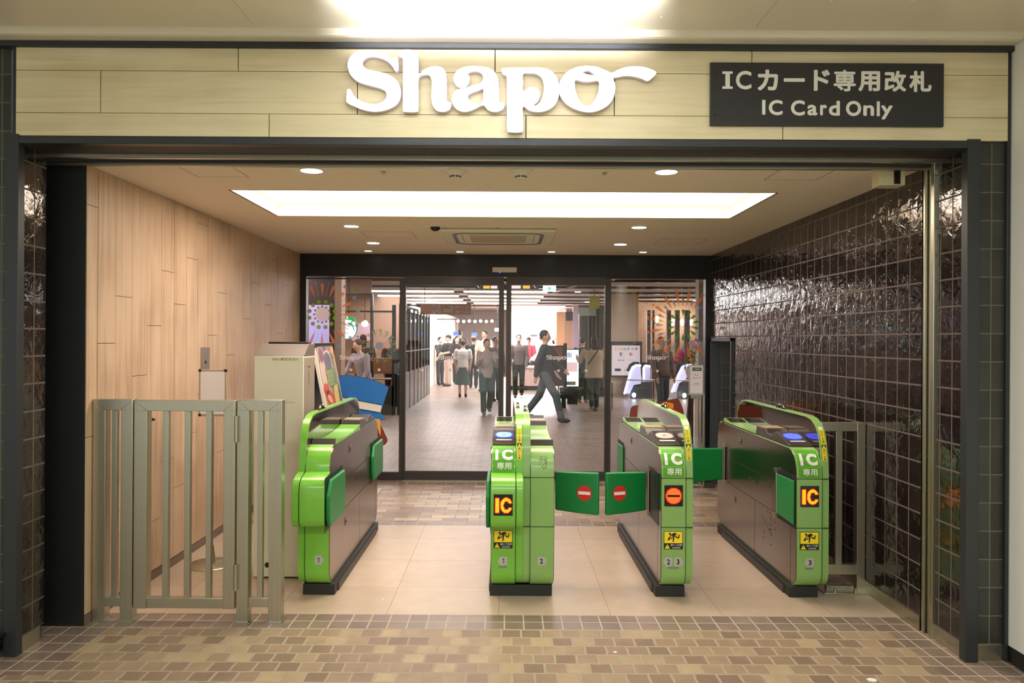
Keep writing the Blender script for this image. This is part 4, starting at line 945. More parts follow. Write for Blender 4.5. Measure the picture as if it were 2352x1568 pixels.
# standee boards
def standee(name,lbl,pieces,Y,th=.012):
    t=thing(name,lbl,'display board',(at(pieces[0][1][0][0],900,Y)[0],Y,0))
    for i,(mt,pts,nm,off) in enumerate(pieces):
        P_=[at(p[0],p[1],Y) for p in pts]
        o=obj(nm, MB().prism(P_,'y',Y-off-.002 if off else Y, Y+th if not off else Y-off), mt, t)
    return t
hatp=cat([(779,868),(783,863),(800,862),(822,865),(850,871),(870,878),(888,887),(892,891),(886,910),(878,935),(872,946),(876,950),(884,962),(868,962),(840,957),(815,950),(792,935),(784,905)],3)
K=M['black_print']
def outl(pts,g=1.0):
    cx=sum(p[0] for p in pts)/len(pts); cy=sum(p[1] for p in pts)/len(pts); return [(p[0]+(p[0]-cx)/max(1e-6,math.dist(p,(cx,cy)))*g, p[1]+(p[1]-cy)/max(1e-6,math.dist(p,(cx,cy)))*g) for p in pts]
hair=cat([(866,955),(874,958),(874,975),(880,990),(888,1005),(889,1012),(884,1020),(877,1020),(870,1012),(866,990),(860,970)],3)
t=standee('hat_display_board','cut-out board of a tilted blue hat with a white band, behind the leftmost gate',[
  (K,outl(hatp),'hat_outline',0),(M['blue'],hatp,'hat_shape',.002),
  (M['white'],[(786,912),(800,914),(830,921),(878,930),(874,947),(840,942),(812,936),(790,930)],'hat_band',.006),
  (K,[(786,911),(830,920),(878.5,929),(878,930.3),(830,921.4),(786,912.3)],'band_line_top',.009),(K,[(790,929.6),(812,935.5),(874,946.6),(873.6,948),(812,936.9),(790,931)],'band_line_bottom',.009),
  (C_(244,176,84),cat([(862,958),(872,960),(874,975),(874,1000),(868,985),(864,970)],3),'amber_edge',.001)],7.6)
P_=[at(p[0],p[1],7.62) for p in outl(hair)]; obj('brown_lock_outline', MB().prism(P_,'y',7.62,7.63), K, t)
P_=[at(p[0],p[1],7.615) for p in hair]; obj('brown_lock', MB().prism(P_,'y',7.612,7.618), M['brown'], t)
xx=at(835,950,7.62)[0]; obj('support_post', MB().box(xx-.11,xx+.11,7.60,7.61,0,.75), C_(220,214,206), t); obj('foot', MB().box(xx-.16,xx+.16,7.52,7.8,0,.01), C_(220,214,206), t)
hr=cat([(1450,940),(1453,934),(1462,931),(1480,930),(1510,925),(1535,919),(1550,916),(1556,916),(1562,925),(1568,940),(1570,955),(1571,975),(1560,990),(1460,990),(1449,970),(1448,955)],3)
fl_=[]
for k in range(72):
    t_=2*math.pi*k/72; r=1+.16*abs(math.sin(2.5*t_)); fl_.append((1531+15*r*math.cos(t_),932+8.5*r*math.sin(t_)))
t=standee('flower_display_board','cut-out board with brown shape and orange flower, just behind the no-entry gate',[
  (K,outl(hr),'board_outline',0),(M['brown'],hr,'brown_shape',.002),
  (M['magenta'],[(1530,935),(1545,936),(1566,950),(1571,966),(1540,960)],'magenta_ribbon',.005),
  (K,outl(fl_),'flower_outline',.008),(M['orange'],fl_,'flower',.011),(K,circ(1529,931,6.5,24,3.6),'flower_centre_outline',.014),(C_(246,214,80),circ(1529,931,5.2,24,2.7),'flower_centre',.017)],7.5)
xx=at(1515,950,7.5)[0]; obj('support_post', MB().box(xx-.2,xx+.2,7.50,7.51,0,.7), C_(220,214,206), t); obj('foot', MB().box(xx-.2,xx+.2,7.42,7.7,0,.01), C_(220,214,206), t)
# litter
def scrap(px,py,s,lbl,seed):
    random.seed(seed); Y=F*H/((py-779)-(px-1162)*ROLL); x=at(px,py,Y)[0]
    m=MB(); pts=[(x+s*math.cos(a)*random.uniform(.5,1),Y+s*math.sin(a)*random.uniform(.5,1)) for a in [i*.9 for i in range(7)]]
    m.prism(pts,'z',0,.003); tag(obj('paper_scrap', m, M['paper']), lbl, 'litter')
scrap(880,1377,.010,'tiny white paper scrap on the large floor tiles in front of the first aisle',1)
scrap(1413,1498,.011,'tiny white paper scrap on the outer pavers right of centre',2)
scrap(2005,1562,.028,'torn white paper strip at the bottom right of the pavers',4)
tag(obj('low_metal_stand', MB().box(-2.9,-2.29,3.52,3.66,.10,.115).box(-2.9,-2.31,3.55,3.64,0,.10), M['black'], bevel=.003), 'corner of a low black metal stand at the foot of the left pier','stand')
# ================================================================== DOOR WALL
YB_=YB
def bx(px0,px1,py0,py1,y0,y1,Y=None,mb=None):
    Y=Y or y0; mx=(px0+px1)/2; my_=(py0+py1)/2
    return (mb or MB()).box(X(px0,my_,Y),X(px1,my_,Y),y0,y1,Z(mx,py1,Y),Z(mx,py0,Y))
ZH=Z(1160,636,YB)
struct(obj('wall_back_header', MB().box(XL,XR+.02,YB,YB+.12,ZH,ZC+.02), M['black'], bevel=.001))
struct(obj('wall_back_left_jamb', MB().box(XL-.02,X(702,850,YB),YB,YB+.10,0,ZH), M['black']))
struct(obj('wall_back_right_jamb', MB().box(X(1620,850,YB),XR+.05,YB,YB+.10,0,ZH), M['black']))
zs0=Z(1160,1104,YB); ZG=Z(1160,1082,YB)
def pane(name,px0,px1,pt,frame):
    """fixed or sliding glazed leaf: frame px edges"""
    pass
LOGO=None
def logo_mesh(px0,px1,Y,py=821,cut=None):
    """small lettering on the glass"""
    sc=(px1-px0)/2088.
    mb=MB()
    for ch in 'Shapo':
        lp=[[at(px0+(p[0]-107)*sc, py+(p[1]-330)*sc*1.02, Y) for p in l] for l in LET[ch]]
        mb.from_mesh(shape2d(lp,0), lambda c:(c.x,Y,c.y))
    return mb
M['decal_white']=decalmat('white_decal',(255,252,248),.0)
def leaf(name, px0,px1, pyt, stile_l, stile_r, y, th, rail_b, logo, dots, top=None):
    g = thing(name,'x','x',(X((px0+px1)/2,850,y),y,0)); del g['label']; del g['category']; g['kind']='structure'
    x0,x1=X(px0,850,y),X(px1,850,y); zt=Z((px0+px1)/2,pyt,y); zb=rail_b[0]; zg=rail_b[1]
    f=MB(); sl_,sr_=stile_l*y/F, stile_r*y/F
    if sl_: f.box(x0,x0+sl_,y,y+th,zb,zt)
    if sr_: f.box(x1-sr_,x1,y,y+th,zb,zt)
    f.box(x0+sl_,x1-sr_,y,y+th,zb,zg)
    tz = zt-(top or .012); f.box(x0+sl_,x1-sr_,y,y+th,tz,zt)
    obj('frame', f, M['frame_door'], g)
    obj('glass', MB().box(x0+sl_,x1-sr_,y+th/2-.004,y+th/2+.004,zg,tz), M['glass'], g)
    yg=y+th/2-.006
    if logo: obj('lettering', logo_mesh(logo[0],logo[1],yg), M['decal_white'], g)
    for (px,py) in dots: c=at(px,py,yg); obj('dot_marker', MB().prism(circ(c[0],c[1],.0145,20),'y',yg-.0005,yg), M['decal_white'], g)
    return g,yg
M['frame_door']=mat('door_frame_dark', (70,66,66), .4, .4)
wl_,ygl=leaf('window_1',697,930,638,4,13,YB+.03,.05,(0,ZG-.02),(780,833),[(806,849),(870.6,849)])
wr_,ygr=leaf('window_2',1390,1624,638,13,4,YB+.03,.05,(0,ZG-.02),(1483,1536.5),[(1510,852)])
dl_,_=leaf('door_1',928,1157,636,3,12,YB-.01,.04,(.012,ZG),(1007.8,1060),[(970,849.5),(1034,849.5),(1098,850)],top=.085)
dr_,_=leaf('door_2',1162,1392,636,12,3,YB-.01,.04,(.012,ZG),(1255,1307),[(1219,850.5),(1283,851),(1346,851)],top=.085)
struct(obj('trim_8', MB().box(X(928,850,YB),X(1392,850,YB),YB-.03,YB+.06,0,.012), M['stainless']))
ds=thing('door_sensor','slim white automatic door sensor on the black header','door sensor',(0,YB-.03,2.2))
obj('sensor_body', bx(1131,1187,613.5,625,YB-.035,YB), M['offwhite'], ds, bevel=.004)
c=at(1148,625,YB-.035); obj('indicator_light', MB().ell((c[0],YB-.035,c[1]-.002),(.006,.006,.006)), mat('blue_indicator',(40,60,255),.4,emit=(50,70,255),es=5), ds)
# ---- firework decals on the glass (parts of the panes)
fo=decalmat('orange_film',(255,170,120),.45); fg=decalmat('lime_film',(180,210,80),.25); fy=decalmat('yellow_film',(236,226,80),.35); fbq=decalmat('bluegrey_film',(180,194,220),.35); fgr=decalmat('green_film',(130,200,90),.25)
def petal(mb,cx,cz,a,r0,r1,w,sh='drop',lim=None):
    ca,sa=math.cos(a),math.sin(a); pts=[]
    if sh=='drop': prof_=[(0,.08),(.25,.35),(.55,.75),(.8,1),(.93,.8),(1,.0)]
    elif sh=='ray': prof_=[(0,.5),(1,.5)]
    else: prof_=[(0,.1),(1,1)]
    L_=[(r0+(r1-r0)*t,w*k/2) for t,k in prof_]; q=L_+[(r,-k) for r,k in L_[::-1]]
    P_=[(cx+(r*ca-k*sa),cz+(r*sa+k*ca)) for r,k in q]
    if lim and any(not(lim[0]<p[0]<lim[1]) or not(lim[2]<p[1]<lim[3]) for p in P_): return
    mb.prism(P_,'y',mb.y-.0004,mb.y)
def dotd(mb,cx,cz,a,r,rad,lim=None):
    x,z=cx+r*math.cos(a),cz+r*math.sin(a)
    if lim and not(lim[0]<x-rad and x+rad<lim[1] and lim[2]<z-rad and z+rad<lim[3]): return
    mb.prism(circ(x,z,rad,16),'y',mb.y-.0004,mb.y)
def firework(parent,px,py,y,rings,lim,nm):
    cx,cz=at(px,py,y); u=y/F
    mbs={}
    for (kind,mt,n,r0,r1,w,ph_) in rings:
        mb=mbs.setdefault(mt.name,(MB(),mt))[0]; mb.y=y
        for k in range(n):
            a=2*math.pi*(k+ph_)/n
            if kind=='dot': dotd(mb,cx,cz,a,r0*u,w*u,lim)
            else: petal(mb,cx,cz,a,r0*u,r1*u,w*u,kind,lim)
    allm=MB(); mats_=[]
    for k,(mb,mt) in mbs.items(): allm.mi=len(mats_); mats_.append(mt); allm.add(mb.v,mb.f)
    obj(nm,allm,mats_,parent)
limL=(X(703,850,ygl),X(915,850,ygl),.3,2.08); limR=(X(1405,850,ygr),X(1618,850,ygr),.3,2.08)
firework(wl_,740,722,ygl-.001,[('dot',fg,12,30,0,4.8,.5),('dot',fg,12,18.5,0,2.7,0),('drop',fo,16,41,72,7,0),('ray',fy,16,42,78,1.4,.5),('dot',fbq,16,83,0,4.4,.25),('dot',fgr,16,96,0,2.4,.6)],limL,'firework_decal')
firework(wl_,871,794,ygl-.001,[('dot',fbq,1,0,0,9,0),('ray',fo,24,10,19,1.2,0),('ray',fbq,36,21,38,1.6,0),('drop',fg,14,22,40,2.6,.25),('dot',fo,14,37,0,1.7,.5)],limL,'firework_decal')
firework(wr_,1569,746,ygr-.001,[('ray',fbq,18,8,22,1.4,0),('drop',fgr,14,19,36,7,.5),('drop',fo,16,46,76,8,.5),('drop',fbq,16,44,62,5,0),('ray',fy,32,42,86,1.5,.25),('dot',fo,16,82,0,3,.5)],limR,'firework_decal')
firework(wr_,1445,687,ygr-.001,[('ray',fy,26,14,38,.8,0),('dot',fgr,13,42,0,1.2,.5)],limR,'firework_decal')

# ================================================================== THE MALL BEHIND THE DOORS
ZM=2.70
M['mall_ceil']=mat('mall_ceiling',(190,172,162),.7)
struct(obj('ceiling_mall', MB().box(-9,11,YB+.12,36,ZM,ZM+.05), M['mall_ceil']))
bmx=MB()
for y in (10.2,13.6,16.2,18.3,20.4,22.5,24.6,26.5,28.5): bmx.box(-9,11,y,y+.16,ZM-.05,ZM+.001)
struct(obj('ceiling_mall_beams', bmx, M['black']))
struct(obj('ceiling_mall_diagonal_beam', MB().prism([(2.6,9.2),(2.75,9.2),(1.3,20),(1.15,20)],'z',ZM-.04,ZM+.001), M['black']))
wb=C_(206,184,164)
struct(obj('wall_mall_back', MB().box(-9,11,35,35.2,0,3), C_(220,206,196)))
struct(obj('wall_mall_left', MB().box(-9.1,-9,8,36,0,3), C_(150,110,80)))
struct(obj('wall_mall_right', MB().box(10,10.1,8,36,0,3), C_(180,150,126)))
struct(obj('wall_mall_front_left', MB().box(-9,XL-.03,YB+.06,YB+.12,0,3), M['black']))
struct(obj('wall_mall_front_right', MB().box(2.7,11,YB+.06,YB+.12,0,3).box(XR,2.7,YB+.06,YB+.12,1.6,3), M['black']))
struct(obj('wall_mall_header_back', MB().box(-9,11,YB+.12,YB+.14,ZH,3), M['black']))
# strip lights
M['strip_on']=mat('strip_glow',(255,255,255),.5,emit=(1.0,1.0,.98),es=9)
def strip(x0,x1,y,lbl):
    t=thing('strip_light',lbl,'ceiling light',((x0+x1)/2,y,ZM),'rows of strip lights on the mall ceiling')
    obj('tube', MB().box(x0,x1,y-.06,y+.06,ZM-.09,ZM-.055), M['strip_on'], t); obj('casing', MB().box(x0-.01,x1+.01,y-.07,y+.07,ZM-.055,ZM), M['offwhite'], t)
nm_=['nearest','second','third','farthest']
for k in range(4):
    y=19.4+2.05*k
    strip(-3.45,-1.28,y,'%s row of mall strip lights, segment on the left'%nm_[k])
    strip(-1.03,1.0,y,'%s row of mall strip lights, segment in the middle'%nm_[k])
# round mall downlights
def mdl(px,py,lbl,r=.08):
    v=(py-779)-(px-1162)*ROLL; Y=(ZM-H)*F/-v; x=at(px,py,Y)[0]
    if Y<YB+.3 or Y>34: return
    o=tag(obj('downlight', MB().cyl((x,Y,ZM-.012),(x,Y,ZM-.002),r,n=20), M['lamp_on']),lbl,'downlight','round downlights on the mall ceiling')
for i,(px,py,l) in enumerate([(1327,670,'mall downlight nearest the green exit sign'),(1303,689,'mall downlight second from the green exit sign'),(1349,693,'mall downlight right of the exit sign, behind the right door'),(1284,702,'mall downlight above the bright shop entrance'),(1324,706,'small mall downlight over the dark curtain'),
    (1456,690,'pair-left mall downlight seen in the right pane'),(1479,690,'pair-right mall downlight seen in the right pane'),(1414,706,'mall downlight at the left edge of the right pane'),(1553,672,'large mall downlight seen high in the right pane'),(1597,690,'mall downlight near the right edge of the right pane'),
    (1504,712,'lower mall downlight above the escalators'),(1484,717,'mall downlight over the poster wall'),(1465,721,'low mall downlight over the poster wall'),(1449,725,'lowest mall downlight over the poster wall'),(1528,707,'mall downlight right of the escalator row'),
    (978,671,'mall downlight between strip lights on the left'),(993,681,'lower mall downlight between strip lights on the left'),(1118,669,'mall downlight above the shoppers'),(1132,701,'mall downlight left of the door gap'),(950,698,'mall downlight over the glazed shopfront'),(728,638.5,'mall downlight at the top of the left pane')]): mdl(px,py,l)
# hanging signs
def flat(name,lbl,catg,px0,px1,py0,py1,Y,mt,th=.05,grp=None):
    o=tag(obj(name, bx(px0,px1,py0,py1,Y,Y+th), mt),lbl,catg,grp); return o
hs=thing('hanging_sign','long black overhead direction sign with yellow and white pictogram squares','sign',(0,13.0,2.4))
Yh=12.0
obj('sign_board', bx(1093,1237,653,664.5,Yh,Yh+.06), M['black'], hs)
pc=MB()
for (a,b2) in ((1110,1125),(1201,1217)): bx(a,b2,655.5,662.5,Yh-.004,Yh,mb=pc)
obj('yellow_square', pc, C_(222,170,50,.5,emit=(222,160,40),es=.5), hs)
pc=MB()
for (a,b2) in ((1127,1142),(1174,1196)): bx(a,b2,655.5,662.5,Yh-.004,Yh,mb=pc)
obj('white_square', pc, C_(214,204,200,.5,emit=(200,190,186),es=.5), hs)
pc=MB()
for px in (1098,1228): c=at(px,658.5,Yh-.004); pc.prism([(c[0]-.02,c[1]+.02),(c[0]+.015,c[1]-.02),(c[0]+.02,c[1]-.015),(c[0]-.015,c[1]+.025)],'y',Yh-.005,Yh)
obj('arrow', pc, M['white'], hs)
ex=thing('exit_sign','glowing white emergency exit sign with a small green figure under the mall ceiling','exit sign',(.7,11.5,2.2))
obj('sign_box', bx(1247.5,1277,654.5,669,11.5,11.56), mat('exit_glow',(240,250,255),.5,emit=(226,240,255),es=2.2), ex)
obj('green_figure', bx(1258,1266,659,666,11.492,11.5), C_(120,214,180,.5,emit=(90,220,170),es=1.0), ex)
og=thing('promotion_banner','orange hanging banner with pale blurred lettering in the mall, behind the left door','banner',(-.9,20,2.3))
obj('banner_sheet', bx(966,1082,697,722,18.6,18.63), C_(196,120,66), og)
lt=MB(); 
for (s_,a,b2,c0,c1) in (('こいわ',994,1012,697,720),('スタート',1032,1078,702,709),('セール',1046,1078,713,719)): 
    q=at((a+b2)/2,(c0+c1)/2,18.59); fit_text(s_,q[0],q[1],(b2-a)*18.59/F,(c1-c0)*18.59/F,18.59,.03,mb=lt)
obj('banner_lettering', lt, C_(226,212,220), og)
obj('yellow_patch', bx(1018,1040,709,716.5,18.585,18.6), C_(206,190,50), og)
yf=thing('flag_sign','yellow green flag sign with a ring hanging near the dark curtain','sign',(1.6,15,2.0))
obj('flag', bx(1354,1377,681,708,15,15.03), C_(190,190,60), yf)
c=at(1368,692,15); obj('ring', MB().from_mesh(shape2d([circ(c[0],c[1],.045),circ(c[0],c[1],.03)],0),lambda v:(v.x,14.99,v.y)), C_(226,222,140), yf)
# ---- glazed cafe front on the left with black mullions
t=thing('glazed_shopfront','glass shop front with tall black mullions and dark base running back on the left','shop front',(-2.05,18,0))
xs=-2.04
obj('base_panel', MB().box(xs-.06,xs,15.4,21.3,0,.78), C_(44,54,44,.35), t)
obj('rail', MB().box(xs-.03,xs+.004,15.4,21.3,1.20,1.225), M['frame'], t)
obj('top_rail', MB().box(xs-.03,xs+.004,15.4,21.3,2.11,2.15), M['black'], t)
for k,y in enumerate((15.4,16.15,16.95,17.75,18.5,19.2,19.9,20.6,21.25)): obj('mullion', MB().box(xs-.03,xs+.008,y,y+.045,0,2.15), M['black'], t)
obj('glass', MB().box(xs-.03,xs-.02,15.4,21.3,.78,2.05), M['glass'], t)
# cafe front facing us
t=thing('cafe_front','cafe window wall with black frames and dark base, seen through the left pane','shop front',(-3.6,15.4,0))
Yc=15.35
obj('base_panel', MB().box(-6.5,xs-.12,Yc,Yc+.08,0,Z(850,885,Yc)), C_(34,44,38,.3), t)
obj('counter_rail', MB().tube([(-3.5,Yc-.12,Z(850,868.5,Yc)),(xs-.16,Yc-.12,Z(850,868.5,Yc))],.022,10), M['stainless'], t, smooth=True)
fm=MB(); bx(784,856,674,679,Yc,Yc+.08,mb=fm); bx(784,908,713,717,Yc,Yc+.08,mb=fm); bx(850,856,679,885,Yc,Yc+.08,mb=fm); bx(900,908,700,960,Yc,Yc+.08,mb=fm)
obj('window_frame', fm, M['black'], t)
obj('upper_panel', bx(784,853,636,674,Yc+.02,Yc+.06), C_(190,168,150), t)
obj('glass', bx(784,906,717,885,Yc+.05,Yc+.06), M['glass'], t)
obj('counter_front', bx(784,900,822,858,Yc+.6,Yc+.8), C_(170,116,74,.4), t)
struct(obj('wall_cafe_back', MB().box(-8.5,-2.7,21.6,21.7,0,2.7), C_(146,114,92)))
tag(obj('wall_picture', bx(808,850,742,782,21.3,21.34), C_(196,160,178)),'pale pink panel on the brown cafe wall right of the round sign','panel')
struct(obj('wall_column_left', bx(768,783.5,560,1120,12.0,12.3), C_(170,146,130)))
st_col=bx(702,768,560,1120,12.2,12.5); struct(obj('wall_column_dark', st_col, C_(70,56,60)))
sc_=thing('digital_display','tall lavender digital display on the dark column in the left pane','screen',(-3.3,12.1,0))
obj('display_frame', bx(706,759,697,792,12.14,12.2), C_(60,50,64), sc_)
m_=mat('display_lavender',(190,170,214),.4,emit=(176,160,214),es=.75); obj('display_screen', bx(709,756,700,789,12.13,12.14), m_, sc_)
dd=MB(); 
c=at(741,720,12.125); dd.prism(circ(c[0],c[1],.11),'y',12.124,12.126); obj('display_circle', dd, C_(186,160,160,.5,emit=(180,160,166),es=.5), sc_)
dd=MB(); 
for k in range(5): q0=at(712+9*k,789,12.12); q1=at(722+6*k,745,12.12); dd.prism([q0,(q0[0]+.02,q0[1]),q1],'y',12.122,12.126)
obj('display_stripes', dd, C_(150,180,220,.5,emit=(140,170,222),es=.7), sc_)
# round cafe emblem (green ring, white core)
em=thing('round_emblem','round glowing green and white emblem sign hanging in the cafe window','sign',(-3.0,15.2,1.6))
Ye=15.1; c=at(800.5,751,Ye); u=Ye/F
obj('disc', MB().prism(circ(c[0],c[1],19*u,40,27*u),'y',Ye,Ye+.08), mat('emblem_green',(0,140,80),.5,emit=(0,130,72),es=.9), em)
ew=mat('emblem_white',(235,250,248),.5,emit=(226,250,250),es=2.0)
def epoly(pts,nm): obj(nm, MB().prism([at(690+x/5.808,630+y/5.808,Ye) for x,y in pts],'y',Ye-.006,Ye), ew, em)
epoly(cat([(540,720),(560,660),(600,640),(650,670),(690,690),(740,700),(738,770),(700,830),(640,856),(570,840),(538,790)],3),'white_field')
epoly([(570,600),(685,612),(672,640),(640,645),(585,640)],'white_band'); epoly(circ(548,655,17,16,22),'white_spot'); epoly([(618,590),(624,552),(632,590)],'white_crown'); epoly(cat([(690,640),(720,632),(742,670),(735,690),(700,670)],3),'white_lock')
gl_=MB()
for (p,q) in (((550,690),(640,735)),((560,760),(640,800)),((690,690),(720,760))):
    a=at(690+p[0]/5.808,630+p[1]/5.808,Ye); b2=at(690+q[0]/5.808,630+q[1]/5.808,Ye); gl_.prism([a,(a[0]+.02,a[1]+.012),(b2[0]+.01,b2[1]+.006),b2],'y',Ye-.008,Ye-.006)
obj('dark_line', gl_, C_(40,90,80), em)
pl=thing('pendant_lamp','glowing round pendant lamp hanging in the cafe','pendant lamp',(-2.6,16.4,1.7))
c=at(838,743,16.4); obj('globe', MB().ell((c[0],16.4,c[1]),(.068,.068,.068)), M['lamp_on'], pl, smooth=True); obj('cord', MB().tube([(c[0],16.4,c[1]+.06),(c[0],16.4,2.7)],.006,8), M['black'], pl)
# left shops beyond
t=thing('white_shop_wall','bright white shop wall with a small dark notice, far left in the mall','shop wall',(-2,24,0))
obj('wall_panel', MB().prism([(-2.6,21.4),(-2.45,21.4),(-1.95,33),(-2.6,33)],'z',0,2.35), C_(236,222,212), t)
obj('door_panel', bx(1020,1045,752,880,29.9,29.95), C_(214,206,206), t); obj('dark_notice', bx(1053,1062,757,767,28.8,28.85), C_(70,66,66), t)
# ---- bright shop
Ys=27.0
sh_=thing('bright_shop','brightly lit pink and white shop with wooden frame behind the right door','shop',(1.2,Ys,0))
obj('back_wall', bx(1165,1300,700,892,Ys+4,Ys+4.1), C_(250,238,240), sh_)
obj('ceiling_panel', MB().box(X(1150,700,Ys),X(1300,700,Ys),Ys,Ys+4,2.62,2.66), C_(244,230,232), sh_)
obj('wood_post', bx(1278,1296,716,890,Ys,Ys+.2), C_(214,176,130), sh_)
obj('wood_wall', bx(1296,1328,716,892,Ys-.3,Ys), C_(190,150,124), sh_)
obj('dark_panel', bx(1300,1316,716,736,Ys-.34,Ys-.3), C_(50,48,46), sh_)
obj('side_frame', bx(1316,1328,700,892,Ys-.5,Ys-.3), C_(176,160,180), sh_)
obj('name_plate', bx(1218,1235,768,772.5,Ys+2,Ys+2.05), C_(44,44,48), sh_)
shf=thing('display_shelf','crowded shop shelf of pale and pink goods behind the walking person','shelf',(1.5,Ys+1,0))
random.seed(11)
obj('shelf_frame', bx(1175,1290,830,893,Ys+.8,Ys+1.4), C_(226,196,200), shf)
cols_=[(230,150,170),(250,230,230),(214,90,100),(240,214,180),(190,170,210),(200,160,90),(250,250,250)]
gd_mb=[MB() for _ in cols_]
for k in range(90):
    px=random.uniform(1240,1290); py=random.uniform(775,880); c=at(px,py,Ys+.7); s=random.uniform(.03,.09)
    gd_mb[k%7].box(c[0]-s*.5,c[0]+s*.5,Ys+.68,Ys+.78,c[1]-s*.7,c[1]+s*.7)
allg=MB(); mm=[]
for i,g_ in enumerate(gd_mb): allg.mi=i; allg.add(g_.v,g_.f); mm.append(C_(*cols_[i]))
o=obj('shop_goods', allg, mm); tag(o,'jumble of small colourful goods on the bright shop shelves','shop goods'); o['kind']='stuff'
ct=thing('shop_counter','long pale pink shop counter behind the man in the grey shirt','counter',(.6,23.5,0))
obj('counter_body', bx(1165,1240,845,886,23.2,23.8), C_(222,190,184,.4), ct); obj('counter_top', bx(1163,1242,841,845.5,23.15,23.85), C_(236,220,214,.3), ct)
# dark curtain wall and glass kiosk
t=t_slat=thing('dark_slat_screen','tall dark slatted screen between the bright shop and the right door post','screen',(2.0,20.5,0))
Yk=20.6
for k in range(7): obj('slat', bx(1330+9*k,1336+9*k,720,890,Yk+.05*(k%2),Yk+.16+.05*(k%2)), C_(84,70,64,.4), t)
obj('screen_back', bx(1328,1400,700,892,Yk+.25,Yk+.3), C_(56,48,46), t); obj('green_panel', bx(1330,1369,706,725,Yk-.02,Yk), C_(140,150,126), t)
# digital signs
dg=thing('digital_signboard','bright white digital signboard with lettering next to the dark red poster','signboard',(1.5,18,0))
Yd=18.2
obj('cabinet', bx(1299,1331,801,889,Yd,Yd+.1), C_(50,50,54), dg)
obj('screen', bx(1300,1329,803,887,Yd-.006,Yd), mat('signboard_glow',(226,236,250),.4,emit=(214,232,255),es=1.15), dg)
obj('sign_lettering', fit_text('Bl',at(1308,815,Yd)[0],at(1308,815,Yd)[1],.09,.11,Yd-.008,.02), M['white'], dg)
obj('picture_area', bx(1301,1326,832,853,Yd-.009,Yd-.006), C_(236,196,196,.5,emit=(236,200,200),es=.7), dg)
obj('caption_area', bx(1301,1322,876,884,Yd-.009,Yd-.006), C_(150,150,150), dg)
rp=thing('red_poster_stand','dark red poster stand with a small wheeled base behind the walking person','poster board',(1.3,17.6,0))
Yr=17.6
obj('poster', bx(1244,1293,795,884,Yr,Yr+.04), C_(88,30,32,.35), rp); obj('poster_frame', bx(1242,1295,793,886,Yr+.01,Yr+.05), C_(40,34,38,.4), rp)
q=[at(1272,852,Yr),at(1276,850,Yr),at(1290,870,Yr),at(1288,872,Yr),at(1278,864,Yr)]; obj('white_highlight', MB().prism(q,'y',Yr-.004,Yr), C_(220,200,226), rp)
q=[at(1268,797,Yr),at(1292,797,Yr),at(1292,830,Yr),at(1282,815,Yr)]; obj('copper_highlight', MB().prism(q,'y',Yr-.004,Yr), C_(156,84,70), rp)
obj('leg', bx(1281,1284,884,905,Yr+.01,Yr+.04), M['stainless'], rp); obj('vertical_banner', bx(1294,1302,788,890,Yr+.1,Yr+.14), C_(40,36,40), rp)
bl_=MB(); c=at(1296.5,852,Yr+.09); fit_text('新作登場中',c[0],c[1],.05,.42,Yr+.095,.02,mb=bl_)
tr=thing('trolley','small dark wheeled trolley base at the foot of the digital signboard','trolley',(1.35,17.2,0))
obj('bin', bx(1287,1303,891,905,17.0,17.3), C_(44,42,46), tr); obj('axle_rail', MB().tube([at(1272,907,17.1)[:1]+(17.1,at(1272,907,17.1)[1]),at(1300,907,17.1)[:1]+(17.1,at(1300,907,17.1)[1])],.012,8), M['stainless'], tr)
for px in (1290,1301): c=at(px,911,17.1); obj('wheel', MB().cyl((c[0],17.05,c[1]+.01),(c[0],17.12,c[1]+.01),.05,n=16), M['black'], tr)
# poster wall on the right
struct(obj('wall_mall_poster', bx(1403,1466,600,910,21.6,21.8), wb))
pw=thing('framed_poster','black framed mall poster with coloured Japanese heading and small logos','poster',(3.5,21.5,1))
Yp=21.5
obj('frame', bx(1400,1474.5,784,865,Yp,Yp+.06), C_(36,34,36,.4), pw)
obj('sheet', bx(1405,1470,793,862,Yp-.004,Yp), mat('lit_poster_sheet',(226,216,222),.5,emit=(220,208,214),es=.32), pw)
u=Yp/F
for ch,px,c3 in (('こ',1415,(230,110,120)),('い',1424,(240,170,90)),('わ',1429.5,(240,210,120)),('生',1435.5,(120,200,120)),('鮮',1444,(90,150,220)),('市',1453,(220,130,190)),('場',1461,(230,110,110))):
    c=at(px,801,Yp-.006); obj('heading_character', fit_text(ch,c[0],c[1],6.2*u,6.5*u,Yp-.006,.02), C_(*c3), pw)
for (px,py,c3) in ((1426.5,812,(80,130,190)),(1449,813,(230,110,80))): c=at(px,py,Yp-.006); obj('logo_mark', MB().from_mesh(shape2d([circ(c[0],c[1],.042),circ(c[0]+.01,c[1]+.01,.018)],0),lambda v:(v.x,Yp-.006,v.y)), C_(*c3), pw)
for (s_,px,py,wd,hg,c3) in (('魚力',1426.5,818,6,2.6,(60,60,90)),('東信水産',1426.5,827,15,3,(40,40,40)),('ニッコク',1450,827,15,3,(230,120,120)),('G',1437,849,6,4,(120,180,140))):
    c=at(px,py,Yp-.006); obj('logo_lettering', fit_text(s_,c[0],c[1],wd*u,hg*u,Yp-.006,.01), C_(*c3), pw)
obj('logo_block', bx(1412,1426,846,852,Yp-.006,Yp-.004), C_(40,44,90), pw)
obj('header_lettering', logo_mesh(1455,1471,Yp-.004,787.5), M['decal_white'], pw)
